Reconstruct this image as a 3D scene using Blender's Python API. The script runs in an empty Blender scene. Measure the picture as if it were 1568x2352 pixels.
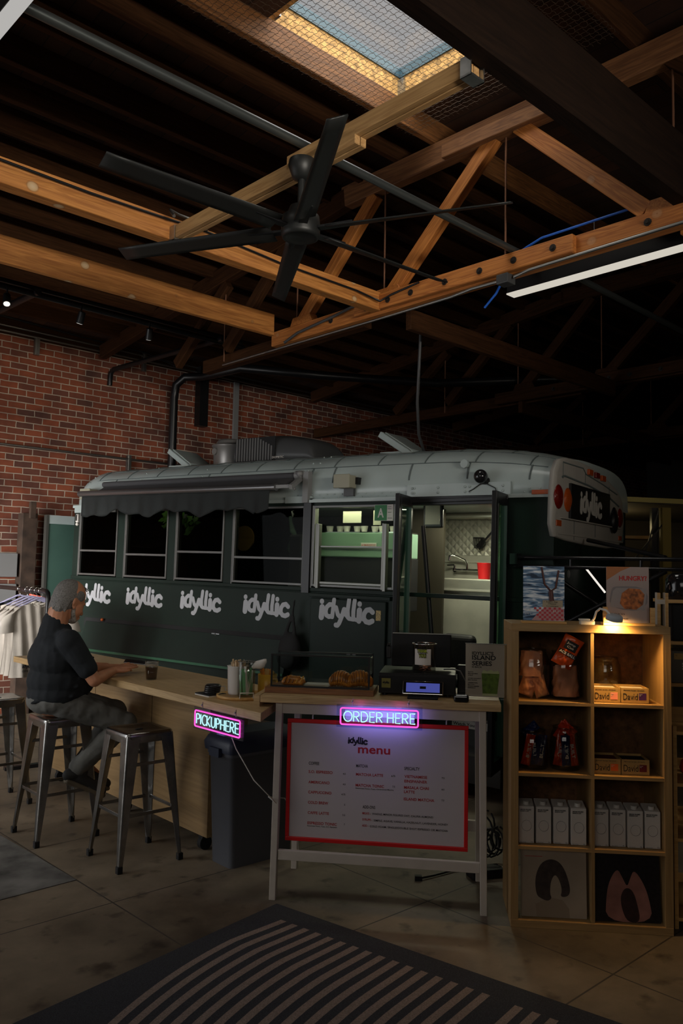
import bpy, bmesh, math, random
from mathutils import Vector, Matrix, Euler
from math import sin, cos, pi, radians as rad, sqrt
random.seed(7)
S = bpy.context.scene
COL = S.collection
# ------------------------------------------------------------------ camera, world, lights, exposure
cam_d = bpy.data.cameras.new('camera'); cam = bpy.data.objects.new('camera', cam_d); COL.objects.link(cam)
S.camera = cam
PITCH, ROLL, FPX = .0757, .01885, 1885.0
fw = Vector((0, cos(PITCH), sin(PITCH))); r0 = Vector((1, 0, 0)); u0 = Vector((0, -sin(PITCH), cos(PITCH)))
rt_ = r0*cos(ROLL) + u0*sin(ROLL); up_ = u0*cos(ROLL) - r0*sin(ROLL)
cam.matrix_world = Matrix(((rt_.x, up_.x, -fw.x, 0), (rt_.y, up_.y, -fw.y, 0), (rt_.z, up_.z, -fw.z, 1.705), (0, 0, 0, 1)))
cam_d.sensor_fit = 'VERTICAL'; cam_d.sensor_height = 24.0; cam_d.lens = FPX/2352*24.0
cam_d.clip_start = .05; cam_d.clip_end = 200
S.view_settings.view_transform = 'Standard'; S.view_settings.look = 'None'
S.view_settings.exposure = 0.0; S.view_settings.gamma = 1.0; S.view_settings.use_curve_mapping = False
try:
    S.cycles.use_denoising = True
except Exception: pass
W = bpy.data.worlds.new('sky'); S.world = W; W.use_nodes = True
W.node_tree.nodes['Background'].inputs[0].default_value = (1, .955, .94, 1)
W.node_tree.nodes['Background'].inputs[1].default_value = .40
BYAW = rad(43.4)                                   # the building's beams run along R, its trusses along T
Rv = Vector((cos(BYAW), sin(BYAW), 0)); Tv = Vector((-sin(BYAW), cos(BYAW), 0)); Zv = Vector((0, 0, 1))
def RT(R, T, z=0.0): return Rv*R + Tv*T + Zv*z
def light(name, kind, loc, energy, color=(1, 1, 1), aim=None, size=.5, size_y=None, spot=None, blend=.5, parent=None):
    d = bpy.data.lights.new(name, kind); o = bpy.data.objects.new(name, d); COL.objects.link(o)
    d.energy = energy; d.color = color; o.location = loc
    if kind == 'AREA':
        d.size = size
        if size_y: d.shape = 'RECTANGLE'; d.size_y = size_y
    elif kind == 'SUN': d.angle = size
    else: d.shadow_soft_size = size
    if spot: d.spot_size = spot; d.spot_blend = blend
    if aim is not None: o.rotation_euler = (Vector(aim)-Vector(loc)).to_track_quat('-Z', 'Y').to_euler()
    if parent: o.parent = parent
    return o
# daylight through the roof lights
light('daylight_sun', 'SUN', (0, 0, 20), 13.0, (1, .93, .82), aim=RT(1.0, 3.0, 14), size=rad(140))
# area lights added from the left and behind the camera, sources unseen
light('added_light_left', 'AREA', RT(-.6, 7.0, 1.6), 32, (.94, .97, 1.0), aim=RT(4.2, 7.0, 1.1), size=4.0, size_y=2.4).data.spread = rad(130)
light('added_light_wall', 'AREA', RT(-.8, 7.6, 1.4), 52, (1, .97, .94), aim=RT(4.2, 9.6, 1.0), size=2.6, size_y=1.8).data.spread = rad(52)  # added narrow light to brighten the lower brick wall
light('added_light_front', 'AREA', (-2.2, -3.2, 3.0), 38, (1, .93, .84), aim=(.3, 6, 2.0), size=4.5, size_y=1.6)
light('added_light_beams', 'AREA', RT(1.0, -3.4, 2.6), 35, (1, .92, .80), aim=RT(3.0, 5.0, 4.2), size=4.0, size_y=.5).data.spread = rad(48)  # added upward light to brighten the ceiling beams, no window there
light('added_warm_light', 'POINT', (4.6, 5.2, 2.7), 4.5, (1, .80, .55), size=.15)  # added warm point light to brighten the bus end, no fitting there

# ------------------------------------------------------------------ materials
def nodes(name):
    m = bpy.data.materials.new(name); m.use_nodes = True
    nt = m.node_tree; b = nt.nodes['Principled BSDF']
    return m, nt, b
MATS = {}
def mat(name, c, rough=.6, metal=0.0, noise=0.0, nscale=8.0, bump=0.0, bscale=40.0, emit=None, estr=0.0, trans=0.0, coat=0.0, spec=.5, alpha=None, ior=1.45):
    m, nt, b = nodes(name); L = nt.links
    b.inputs['Roughness'].default_value = rough; b.inputs['Metallic'].default_value = metal
    b.inputs['Base Color'].default_value = (*c, 1); b.inputs['Specular IOR Level'].default_value = spec
    b.inputs['Coat Weight'].default_value = coat; b.inputs['IOR'].default_value = ior
    if trans: b.inputs['Transmission Weight'].default_value = trans
    if alpha is not None: b.inputs['Alpha'].default_value = alpha
    if emit: b.inputs['Emission Color'].default_value = (*emit, 1); b.inputs['Emission Strength'].default_value = estr
    if noise or bump:
        tc = nt.nodes.new('ShaderNodeTexCoord')
    if noise:
        n = nt.nodes.new('ShaderNodeTexNoise'); n.inputs['Scale'].default_value = nscale; n.inputs['Detail'].default_value = 6
        L.new(tc.outputs['Object'], n.inputs['Vector'])
        r = nt.nodes.new('ShaderNodeValToRGB')
        r.color_ramp.elements[0].position = .3; r.color_ramp.elements[1].position = .7
        r.color_ramp.elements[0].color = (*[max(0, x*(1-noise)) for x in c], 1)
        r.color_ramp.elements[1].color = (*[min(1, x*(1+noise*.6)) for x in c], 1)
        L.new(n.outputs['Fac'], r.inputs['Fac']); L.new(r.outputs['Color'], b.inputs['Base Color'])
    if bump:
        n2 = nt.nodes.new('ShaderNodeTexNoise'); n2.inputs['Scale'].default_value = bscale; n2.inputs['Detail'].default_value = 4
        L.new(tc.outputs['Object'], n2.inputs['Vector'])
        bp = nt.nodes.new('ShaderNodeBump'); bp.inputs['Strength'].default_value = bump; bp.inputs['Distance'].default_value = .01
        L.new(n2.outputs['Fac'], bp.inputs['Height']); L.new(bp.outputs['Normal'], b.inputs['Normal'])
    MATS[name] = m
    return m
def wood(name, dark, lite, rough=.55, axis='X', scale=1.0, knots=0.0, grain=.5, seed=0.0):
    """grain running along the object's own `axis`; knots as pale rings with dark eyes"""
    m, nt, b = nodes(name); L = nt.links; N = nt.nodes.new
    tc = N('ShaderNodeTexCoord'); oi = N('ShaderNodeObjectInfo')
    ad = N('ShaderNodeVectorMath'); ad.operation = 'MULTIPLY_ADD'
    L.new(oi.outputs['Random'], ad.inputs[0]); ad.inputs[1].default_value = (17, 9, 5); L.new(tc.outputs['Object'], ad.inputs[2])
    mp = N('ShaderNodeMapping'); s = [9*scale]*3; s['XYZ'.index(axis)] = .55*scale; mp.inputs['Scale'].default_value = s
    mp.inputs['Location'].default_value = (seed, seed*.7, seed*.3)
    L.new(ad.outputs[0], mp.inputs['Vector'])
    n1 = N('ShaderNodeTexNoise'); n1.inputs['Scale'].default_value = 1.6; n1.inputs['Detail'].default_value = 3; n1.inputs['Distortion'].default_value = 1.2
    L.new(mp.outputs[0], n1.inputs['Vector'])
    wv = N('ShaderNodeMath'); wv.operation = 'MULTIPLY'; wv.inputs[1].default_value = 42; L.new(n1.outputs['Fac'], wv.inputs[0])
    sn = N('ShaderNodeMath'); sn.operation = 'SINE'; L.new(wv.outputs[0], sn.inputs[0])
    n2 = N('ShaderNodeTexNoise'); n2.inputs['Scale'].default_value = 6; n2.inputs['Detail'].default_value = 8; L.new(mp.outputs[0], n2.inputs['Vector'])
    mx = N('ShaderNodeMath'); mx.operation = 'MULTIPLY_ADD'; mx.inputs[1].default_value = .16*grain*2; L.new(sn.outputs[0], mx.inputs[0]); L.new(n2.outputs['Fac'], mx.inputs[2])
    rp = N('ShaderNodeValToRGB'); rp.color_ramp.elements[0].position = .25; rp.color_ramp.elements[1].position = .75
    rp.color_ramp.elements[0].color = (*dark, 1); rp.color_ramp.elements[1].color = (*lite, 1)
    L.new(mx.outputs[0], rp.inputs['Fac']); out = rp.outputs['Color']
    if knots:
        mk = N('ShaderNodeMapping'); sk = [5.0]*3; sk['XYZ'.index(axis)] = 4.2; mk.inputs['Scale'].default_value = sk; L.new(ad.outputs[0], mk.inputs['Vector'])
        vo = N('ShaderNodeTexVoronoi'); vo.inputs['Scale'].default_value = 1.0; L.new(mk.outputs[0], vo.inputs['Vector'])
        r2 = N('ShaderNodeValToRGB'); e = r2.color_ramp.elements
        e[0].position = 0; e[0].color = (.02, .015, .01, 1); e[1].position = .04; e[1].color = (.62, .47, .3, 1)
        x = r2.color_ramp.elements.new(.13); x.color = (.5, .34, .18, 1); x = r2.color_ramp.elements.new(.17); x.color = (0, 0, 0, 1)
        L.new(vo.outputs['Distance'], r2.inputs['Fac'])
        r3 = N('ShaderNodeValToRGB'); r3.color_ramp.elements[0].position = .12; r3.color_ramp.elements[0].color = (knots,)*3+(1,); r3.color_ramp.elements[1].position = .18; r3.color_ramp.elements[1].color = (0, 0, 0, 1)
        L.new(vo.outputs['Distance'], r3.inputs['Fac'])
        mm = N('ShaderNodeMix'); mm.data_type = 'RGBA'; L.new(r3.outputs['Color'], mm.inputs['Factor']); L.new(out, mm.inputs['A']); L.new(r2.outputs['Color'], mm.inputs['B']); out = mm.outputs['Result']
    L.new(out, b.inputs['Base Color']); b.inputs['Roughness'].default_value = rough
    bp = N('ShaderNodeBump'); bp.inputs['Strength'].default_value = .25; bp.inputs['Distance'].default_value = .004
    L.new(mx.outputs[0], bp.inputs['Height']); L.new(bp.outputs['Normal'], b.inputs['Normal'])
    if max(lite) < .1: b.inputs['Specular IOR Level'].default_value = .12
    MATS[name] = m
    return m
def glass(name, tint=(1, 1, 1), gloss=.1, rough=.02, haze=0.0, hazec=(.5, .5, .5), edge=.55):
    """thin pane: mostly clear, fresnel mirror on top, optional dusty film"""
    m = bpy.data.materials.new(name); m.use_nodes = True; nt = m.node_tree; nt.nodes.clear(); N = nt.nodes.new; L = nt.links
    out = N('ShaderNodeOutputMaterial'); tr = N('ShaderNodeBsdfTransparent'); tr.inputs[0].default_value = (*tint, 1)
    gl = N('ShaderNodeBsdfGlossy'); gl.inputs['Roughness'].default_value = rough
    fr = N('ShaderNodeLayerWeight'); fr.inputs[0].default_value = .5
    pw = N('ShaderNodeMath'); pw.operation = 'POWER'; pw.inputs[1].default_value = 4.0; L.new(fr.outputs['Facing'], pw.inputs[0])
    ad = N('ShaderNodeMath'); ad.operation = 'MULTIPLY_ADD'; ad.inputs[1].default_value = edge; ad.inputs[2].default_value = gloss*.5; ad.use_clamp = True
    L.new(pw.outputs[0], ad.inputs[0])
    mx = N('ShaderNodeMixShader'); L.new(ad.outputs[0], mx.inputs[0])
    base = tr
    if haze:
        df = N('ShaderNodeBsdfDiffuse'); df.inputs[0].default_value = (*hazec, 1)
        mh = N('ShaderNodeMixShader'); mh.inputs[0].default_value = haze; L.new(tr.outputs[0], mh.inputs[1]); L.new(df.outputs[0], mh.inputs[2]); base = mh
    L.new(base.outputs[0], mx.inputs[1]); L.new(gl.outputs[0], mx.inputs[2]); L.new(mx.outputs[0], out.inputs['Surface'])
    MATS[name] = m
    return m
M = {}
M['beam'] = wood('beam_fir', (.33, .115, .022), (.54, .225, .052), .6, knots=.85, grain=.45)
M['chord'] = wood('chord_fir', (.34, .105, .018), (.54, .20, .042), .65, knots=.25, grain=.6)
M['lit_joist'] = wood('lit_joist', (.12, .045, .011), (.25, .10, .028), .65, grain=.5)  # paler copy of the purlin wood, skylight glow put into its colour
M['old_and_shaded'] = wood('old_and_shaded_fir', (.030, .012, .004), (.060, .024, .009), .75, grain=.4)  # real old purlins; also puts shade into the colour of far truss timbers
M['joist'] = wood('joist_pine', (.32, .17, .06), (.48, .29, .12), .65, knots=.5, grain=.4)
M['osb'] = mat('osb_board', (.62, .36, .12), .7, noise=.6, nscale=22)
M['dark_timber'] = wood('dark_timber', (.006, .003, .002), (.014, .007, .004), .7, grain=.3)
M['black'] = mat('black_paint', (.008, .008, .009), .35)
M['black_matte'] = mat('black_matte', (.010, .010, .011), .8)
M['black_gloss'] = mat('black_gloss', (.012, .012, .014), .12, coat=.3)
M['fan'] = mat('fan_black', (.011, .012, .012), .45)
M['steel'] = mat('galvanised_steel', (.42, .44, .45), .38, metal=1, noise=.25, nscale=14)
M['conduit'] = mat('conduit_steel', (.35, .35, .34), .4, metal=1)
M['stainless'] = mat('stainless', (.50, .50, .43), .33, metal=.35, noise=.15, nscale=5)
M['gunmetal'] = mat('gunmetal', (.36, .355, .345), .27, metal=1, noise=.35, nscale=9, bump=.08, bscale=30)
M['chrome'] = mat('chrome', (.75, .75, .75), .12, metal=1)
M['alu'] = mat('aluminium', (.17, .17, .155), .4, metal=.8)
M['green'] = mat('bus_dark_green', (.0065, .016, .0115), .55, noise=.2, nscale=3, spec=.3)
M['greenlite'] = mat('bus_green_edge', (.03, .11, .06), .4)
M['roofgrey'] = mat('bus_roof_grey', (.38, .445, .44), .33, noise=.10, nscale=3, coat=.25)
M['capgrey'] = mat('bus_cap_grey', (.36, .34, .31), .42, noise=.12, nscale=4)
M['seam'] = mat('roof_seam', (.10, .125, .125), .6)
M['logo'] = mat('logo_grey', (.44, .45, .48), .6)
M['logo_warm'] = mat('logo_warm', (.42, .40, .37), .6)
M['glass_dark'] = glass('bus_glass', (.30, .32, .30), .006, edge=.08)
M['glass'] = glass('clear_glass', (.93, .96, .95), .06)
M['glass_smear'] = glass('smeared_glass', (.80, .86, .78), .004, edge=.06)
M['glass_green'] = glass('green_glass', (.42, .62, .5), .10)
M['jarglass'] = glass('jar_glass', (.88, .88, .86), .10)
M['acrylic'] = glass('acrylic', (.97, .97, .97), .07)
M['white'] = mat('white_paint', (.62, .59, .55), .5)
M['whitewood'] = mat('white_wood', (.56, .50, .43), .5, noise=.08, nscale=10)
M['paper'] = mat('paper', (.68, .64, .60), .7)
M['menu_paper'] = mat('menu_paper', (.56, .51, .51), .55)
M['red'] = mat('red_frame', (.66, .012, .012), .4)
M['redtext'] = mat('red_print', (.40, .015, .018), .7)
M['ink'] = mat('black_ink', (.008, .008, .010), .7)
M['butcher'] = wood('butcher_block', (.42, .27, .12), (.62, .43, .22), .42, grain=.35, scale=1.6)
M['ply'] = wood('plywood', (.24, .15, .065), (.34, .22, .10), .5, axis='X', grain=.3, scale=.6)
M['birch'] = wood('birch_veneer', (.28, .165, .062), (.38, .235, .095), .5, axis='Z', grain=.3)
M['birch_x'] = wood('birch_veneer_x', (.29, .17, .064), (.39, .24, .097), .5, axis='X', grain=.3)
M['cork'] = mat('cork_back', (.16, .075, .028), .9, noise=.5, nscale=30)
M['walnut'] = wood('walnut', (.16, .06, .022), (.28, .115, .04), .35, grain=.4)
M['bamboo'] = wood('bamboo', (.50, .27, .08), (.66, .39, .14), .45, grain=.3)
M['trash'] = mat('trash_grey', (.085, .090, .105), .55, bump=.1, bscale=120)
M['trashlid'] = mat('trash_lid', (.018, .024, .045), .45)
M['skin'] = mat('skin', (.50, .22, .12), .5, noise=.18, nscale=14)
M['hair'] = mat('grey_hair', (.17, .16, .15), .6, noise=.45, nscale=120, bump=.5, bscale=110)
M['beard'] = mat('white_beard', (.34, .31, .28), .8, noise=.5, nscale=60, bump=.8, bscale=90)
M['tee'] = mat('dark_tee', (.010, .013, .017), .85, noise=.3, nscale=4, bump=.25, bscale=14)
M['jeans'] = mat('grey_jeans', (.14, .14, .13), .9, noise=.35, nscale=10, bump=.3, bscale=22)
M['shoe'] = mat('shoe_dark', (.03, .03, .03), .7)
M['sole'] = mat('shoe_sole', (.16, .13, .09), .7)
M['cotton'] = mat('cream_cotton', (.55, .50, .44), .9, noise=.12, nscale=6, bump=.3, bscale=12)
M['lavender'] = mat('lavender_plastic', (.42, .40, .60), .5)
M['dough'] = mat('pastry', (.62, .22, .035), .3, noise=.6, nscale=30, bump=.4, bscale=30, coat=.3)
M['filling'] = mat('pastry_filling', (.72, .33, .05), .4)
M['ceramic'] = mat('white_ceramic', (.66, .63, .60), .25)
M['stick'] = mat('stick_wood', (.74, .55, .34), .7)
M['straw'] = mat('straw_green', (.16, .42, .20), .5)
M['mug'] = mat('mug_yellow', (.55, .30, .03), .35)
M['coffee'] = mat('cold_coffee', (.035, .008, .003), .1, coat=.5)
M['kraft'] = mat('kraft_box', (.44, .27, .09), .65, noise=.08, nscale=40)
M['pinkbag'] = mat('pink_foil', (.85, .36, .22), .4, noise=.4, nscale=12, bump=.5, bscale=18)
M['orangebag'] = mat('orange_foil', (.80, .10, .015), .3, noise=.5, nscale=14, bump=.6, bscale=14)
M['bluefoil'] = mat('blue_foil', (.012, .02, .09), .28, noise=.4, nscale=12, bump=.6, bscale=16)
M['redfoil'] = mat('red_foil', (.62, .045, .012), .28, noise=.4, nscale=12, bump=.6, bscale=16)
M['pinkcard'] = mat('pink_card', (.85, .30, .24), .7); M['purplecard'] = mat('purple_card', (.06, .012, .12), .7)
M['orangecard'] = mat('orange_card', (.80, .14, .02), .7); M['maroon'] = mat('maroon_card', (.14, .008, .012), .7)
M['carton'] = mat('carton_white', (.62, .58, .54), .45)
M['amber'] = mat('amber_lens', (.40, .065, .006), .2, coat=.5, bump=.3, bscale=120)
M['redlens'] = mat('red_lens', (.15, .006, .003), .2, coat=.5, bump=.3, bscale=120)
M['floodhousing'] = mat('flood_housing', (.30, .29, .22), .5)
M['darkgrey'] = mat('dark_grey_plastic', (.06, .062, .065), .4)
M['grey'] = mat('grey_plastic', (.20, .20, .20), .45)
M['canvas'] = mat('awning_cloth', (.055, .055, .06), .8, bump=.2, bscale=20)
M['canvas_dark'] = mat('valance_cloth', (.010, .013, .013), .75, bump=.2, bscale=20)
M['mint'] = mat('machine_mint', (.22, .36, .26), .35)
M['cream'] = mat('cream_panel', (.55, .52, .42), .5)
M['blue'] = mat('blue_cable', (.02, .13, .62), .4)
M['redplastic'] = mat('red_plastic', (.70, .015, .02), .4)
M['signgreen'] = mat('sign_green', (.02, .20, .055), .5)
M['offwhite'] = mat('offwhite_cable', (.60, .58, .55), .5)
M['olive'] = mat('olive_post', (.24, .17, .035), .6)
M['beige'] = mat('beige_wall', (.10, .085, .065), .8, noise=.1, nscale=2)
M['yellowbeam'] = mat('yellow_beam', (.42, .34, .10), .5)
M['chairblack'] = mat('chair_black', (.006, .006, .007), .6)
def emis(name, c, s):
    m = bpy.data.materials.new(name); m.use_nodes = True; nt = m.node_tree; nt.nodes.clear()
    o = nt.nodes.new('ShaderNodeOutputMaterial'); e = nt.nodes.new('ShaderNodeEmission'); e.inputs[0].default_value = (*c, 1); e.inputs[1].default_value = s
    nt.links.new(e.outputs[0], o.inputs[0]); MATS[name] = m
    return m
M['neon_pink'] = emis('neon_pink', (1.0, .10, .62), 1.25)
M['neon_white'] = emis('neon_white', (.52, .95, 1.0), 1.0)
M['tube'] = emis('tube_light', (1, .93, .80), .62)
M['tube_left'] = emis('tube_light_left', (1, .97, .93), .45)
M['screen'] = emis('screen_blue', (.10, .12, .50), .55)
M['warmlamp'] = emis('lamp_warm', (1, .72, .36), 2.0)
M['ledbar'] = emis('led_bar', (1, .95, .85), .9)
M['spotlens'] = emis('spot_lens', (1, .95, .85), 1.2)
M['orangestrip'] = mat('orange_edge', (.9, .06, .01), .5)

# brick, concrete, deck, rug, photo-like prints
def brick_mat():
    m, nt, b = nodes('brick_wall'); N = nt.nodes.new; L = nt.links
    tc = N('ShaderNodeTexCoord'); sp = N('ShaderNodeSeparateXYZ'); L.new(tc.outputs['Object'], sp.inputs[0])
    wn = N('ShaderNodeTexNoise'); wn.inputs['Scale'].default_value = 5; L.new(tc.outputs['Object'], wn.inputs['Vector'])
    cb = N('ShaderNodeCombineXYZ')
    a1 = N('ShaderNodeMath'); a1.operation = 'MULTIPLY_ADD'; a1.inputs[1].default_value = .03; L.new(wn.outputs['Fac'], a1.inputs[0]); L.new(sp.outputs['X'], a1.inputs[2])
    a2 = N('ShaderNodeMath'); a2.operation = 'MULTIPLY_ADD'; a2.inputs[1].default_value = .018; L.new(wn.outputs['Fac'], a2.inputs[0]); L.new(sp.outputs['Z'], a2.inputs[2])
    L.new(a1.outputs[0], cb.inputs[0]); L.new(a2.outputs[0], cb.inputs[1])
    br = N('ShaderNodeTexBrick'); L.new(cb.outputs[0], br.inputs['Vector'])
    br.inputs['Scale'].default_value = 1; br.inputs['Brick Width'].default_value = .215; br.inputs['Row Height'].default_value = .079
    br.inputs['Mortar Size'].default_value = .0068; br.inputs['Mortar Smooth'].default_value = .3; br.inputs['Bias'].default_value = -.1
    br.inputs['Color1'].default_value = (.24, .064, .028, 1); br.inputs['Color2'].default_value = (.085, .038, .030, 1); br.inputs['Mortar'].default_value = (.42, .36, .29, 1)
    n = N('ShaderNodeTexNoise'); n.inputs['Scale'].default_value = 3.2; n.inputs['Detail'].default_value = 7; L.new(tc.outputs['Object'], n.inputs['Vector'])
    r = N('ShaderNodeValToRGB'); r.color_ramp.elements[0].position = .3; r.color_ramp.elements[0].color = (.55, .5, .5, 1); r.color_ramp.elements[1].position = .72; r.color_ramp.elements[1].color = (1.25, 1.2, 1.15, 1)
    L.new(n.outputs['Fac'], r.inputs[0])
    mx = N('ShaderNodeMix'); mx.data_type = 'RGBA'; mx.blend_type = 'MULTIPLY'; mx.inputs['Factor'].default_value = 1
    L.new(br.outputs['Color'], mx.inputs['A']); L.new(r.outputs[0], mx.inputs['B']); L.new(mx.outputs['Result'], b.inputs['Base Color'])
    bp = N('ShaderNodeBump'); bp.inputs['Strength'].default_value = .8; bp.inputs['Distance'].default_value = .012; bp.invert = True
    L.new(br.outputs['Fac'], bp.inputs['Height']); L.new(bp.outputs[0], b.inputs['Normal']); b.inputs['Roughness'].default_value = .9
    return m
M['brick'] = brick_mat()
def floor_mat():
    m, nt, b = nodes('concrete_floor'); N = nt.nodes.new; L = nt.links
    tc = N('ShaderNodeTexCoord')
    n = N('ShaderNodeTexNoise'); n.inputs['Scale'].default_value = 1.1; n.inputs['Detail'].default_value = 9; n.inputs['Roughness'].default_value = .62; L.new(tc.outputs['Object'], n.inputs['Vector'])
    r = N('ShaderNodeValToRGB'); e = r.color_ramp.elements; e[0].position = .32; e[0].color = (.05, .037, .024, 1); e[1].position = .7; e[1].color = (.27, .215, .15, 1)
    L.new(n.outputs['Fac'], r.inputs[0])
    n2 = N('ShaderNodeTexNoise'); n2.inputs['Scale'].default_value = 7; n2.inputs['Detail'].default_value = 5; L.new(tc.outputs['Object'], n2.inputs['Vector'])
    r2 = N('ShaderNodeValToRGB'); r2.color_ramp.elements[0].position = .27; r2.color_ramp.elements[0].color = (.3, .27, .25, 1); r2.color_ramp.elements[1].position = .42; r2.color_ramp.elements[1].color = (1, 1, 1, 1)
    L.new(n2.outputs['Fac'], r2.inputs[0])
    mx = N('ShaderNodeMix'); mx.data_type = 'RGBA'; mx.blend_type = 'MULTIPLY'; mx.inputs['Factor'].default_value = 1
    L.new(r.outputs[0], mx.inputs['A']); L.new(r2.outputs[0], mx.inputs['B'])
    mp = N('ShaderNodeMapping'); mp.inputs['Location'].default_value = (.33, .25, 0); L.new(tc.outputs['Object'], mp.inputs[0])
    br = N('ShaderNodeTexBrick'); L.new(mp.outputs[0], br.inputs['Vector']); br.offset = 0
    br.inputs['Scale'].default_value = 1; br.inputs['Brick Width'].default_value = 1.25; br.inputs['Row Height'].default_value = 1.05; br.inputs['Mortar Size'].default_value = .006; br.inputs['Mortar Smooth'].default_value = .6
    mx2 = N('ShaderNodeMix'); mx2.data_type = 'RGBA'; L.new(br.outputs['Fac'], mx2.inputs['Factor']); L.new(mx.outputs['Result'], mx2.inputs['A']); mx2.inputs['B'].default_value = (.035, .03, .025, 1)
    vo = N('ShaderNodeTexVoronoi'); vo.inputs['Scale'].default_value = 2.3; L.new(tc.outputs['Object'], vo.inputs['Vector'])
    r3 = N('ShaderNodeValToRGB'); r3.color_ramp.elements[0].position = .07; r3.color_ramp.elements[0].color = (.5,)*3+(1,); r3.color_ramp.elements[1].position = .10; r3.color_ramp.elements[1].color = (0, 0, 0, 1)
    L.new(vo.outputs['Distance'], r3.inputs[0])
    mx3 = N('ShaderNodeMix'); mx3.data_type = 'RGBA'; L.new(r3.outputs[0], mx3.inputs['Factor']); L.new(mx2.outputs['Result'], mx3.inputs['A']); mx3.inputs['B'].default_value = (.05, .045, .04, 1)
    L.new(mx3.outputs['Result'], b.inputs['Base Color'])
    rr = N('ShaderNodeMapRange'); rr.inputs[3].default_value = .42; rr.inputs[4].default_value = .75; L.new(n.outputs['Fac'], rr.inputs[0]); L.new(rr.outputs[0], b.inputs['Roughness'])
    return m
M['concrete'] = floor_mat()
def deck_mat():
    m, nt, b = nodes('roof_boards'); N = nt.nodes.new; L = nt.links
    tc = N('ShaderNodeTexCoord'); sp = N('ShaderNodeSeparateXYZ'); L.new(tc.outputs['Object'], sp.inputs[0])
    cb = N('ShaderNodeCombineXYZ'); L.new(sp.outputs['Y'], cb.inputs[0]); L.new(sp.outputs['X'], cb.inputs[1])
    br = N('ShaderNodeTexBrick'); L.new(cb.outputs[0], br.inputs['Vector']); br.offset = .37
    br.inputs['Scale'].default_value = 1; br.inputs['Brick Width'].default_value = 4.2; br.inputs['Row Height'].default_value = .165; br.inputs['Mortar Size'].default_value = .004; br.inputs['Mortar Smooth'].default_value = .2; br.inputs['Bias'].default_value = 0
    br.inputs['Color1'].default_value = (.070, .025, .008, 1); br.inputs['Color2'].default_value = (.038, .014, .006, 1); br.inputs['Mortar'].default_value = (.004, .003, .002, 1)
    n = N('ShaderNodeTexNoise'); n.inputs['Scale'].default_value = 4; n.inputs['Detail'].default_value = 6; L.new(tc.outputs['Object'], n.inputs['Vector'])
    r = N('ShaderNodeValToRGB'); r.color_ramp.elements[0].position = .3; r.color_ramp.elements[0].color = (.6, .6, .6, 1); r.color_ramp.elements[1].position = .7; r.color_ramp.elements[1].color = (1.2, 1.2, 1.2, 1); L.new(n.outputs['Fac'], r.inputs[0])
    mx = N('ShaderNodeMix'); mx.data_type = 'RGBA'; mx.blend_type = 'MULTIPLY'; mx.inputs['Factor'].default_value = 1; L.new(br.outputs['Color'], mx.inputs['A']); L.new(r.outputs[0], mx.inputs['B'])
    L.new(mx.outputs['Result'], b.inputs['Base Color']); b.inputs['Roughness'].default_value = .8
    return m
M['deck'] = deck_mat()
def weave(name, c1, c2, scale=220):
    m, nt, b = nodes(name); N = nt.nodes.new; L = nt.links
    tc = N('ShaderNodeTexCoord'); n = N('ShaderNodeTexNoise'); n.inputs['Scale'].default_value = scale; L.new(tc.outputs['Object'], n.inputs['Vector'])
    r = N('ShaderNodeValToRGB'); r.color_ramp.elements[0].position = .35; r.color_ramp.elements[0].color = (*c1, 1); r.color_ramp.elements[1].position = .65; r.color_ramp.elements[1].color = (*c2, 1)
    L.new(n.outputs['Fac'], r.inputs[0]); L.new(r.outputs[0], b.inputs['Base Color']); b.inputs['Roughness'].default_value = .95
    return m
M['rug'] = weave('rug_charcoal', (.016, .018, .024), (.036, .040, .050))
M['rugstripe'] = weave('rug_taupe', (.17, .13, .11), (.28, .22, .19))
M['greyrug'] = mat('faded_rug', (.15, .145, .135), .95, noise=.75, nscale=4)

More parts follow.
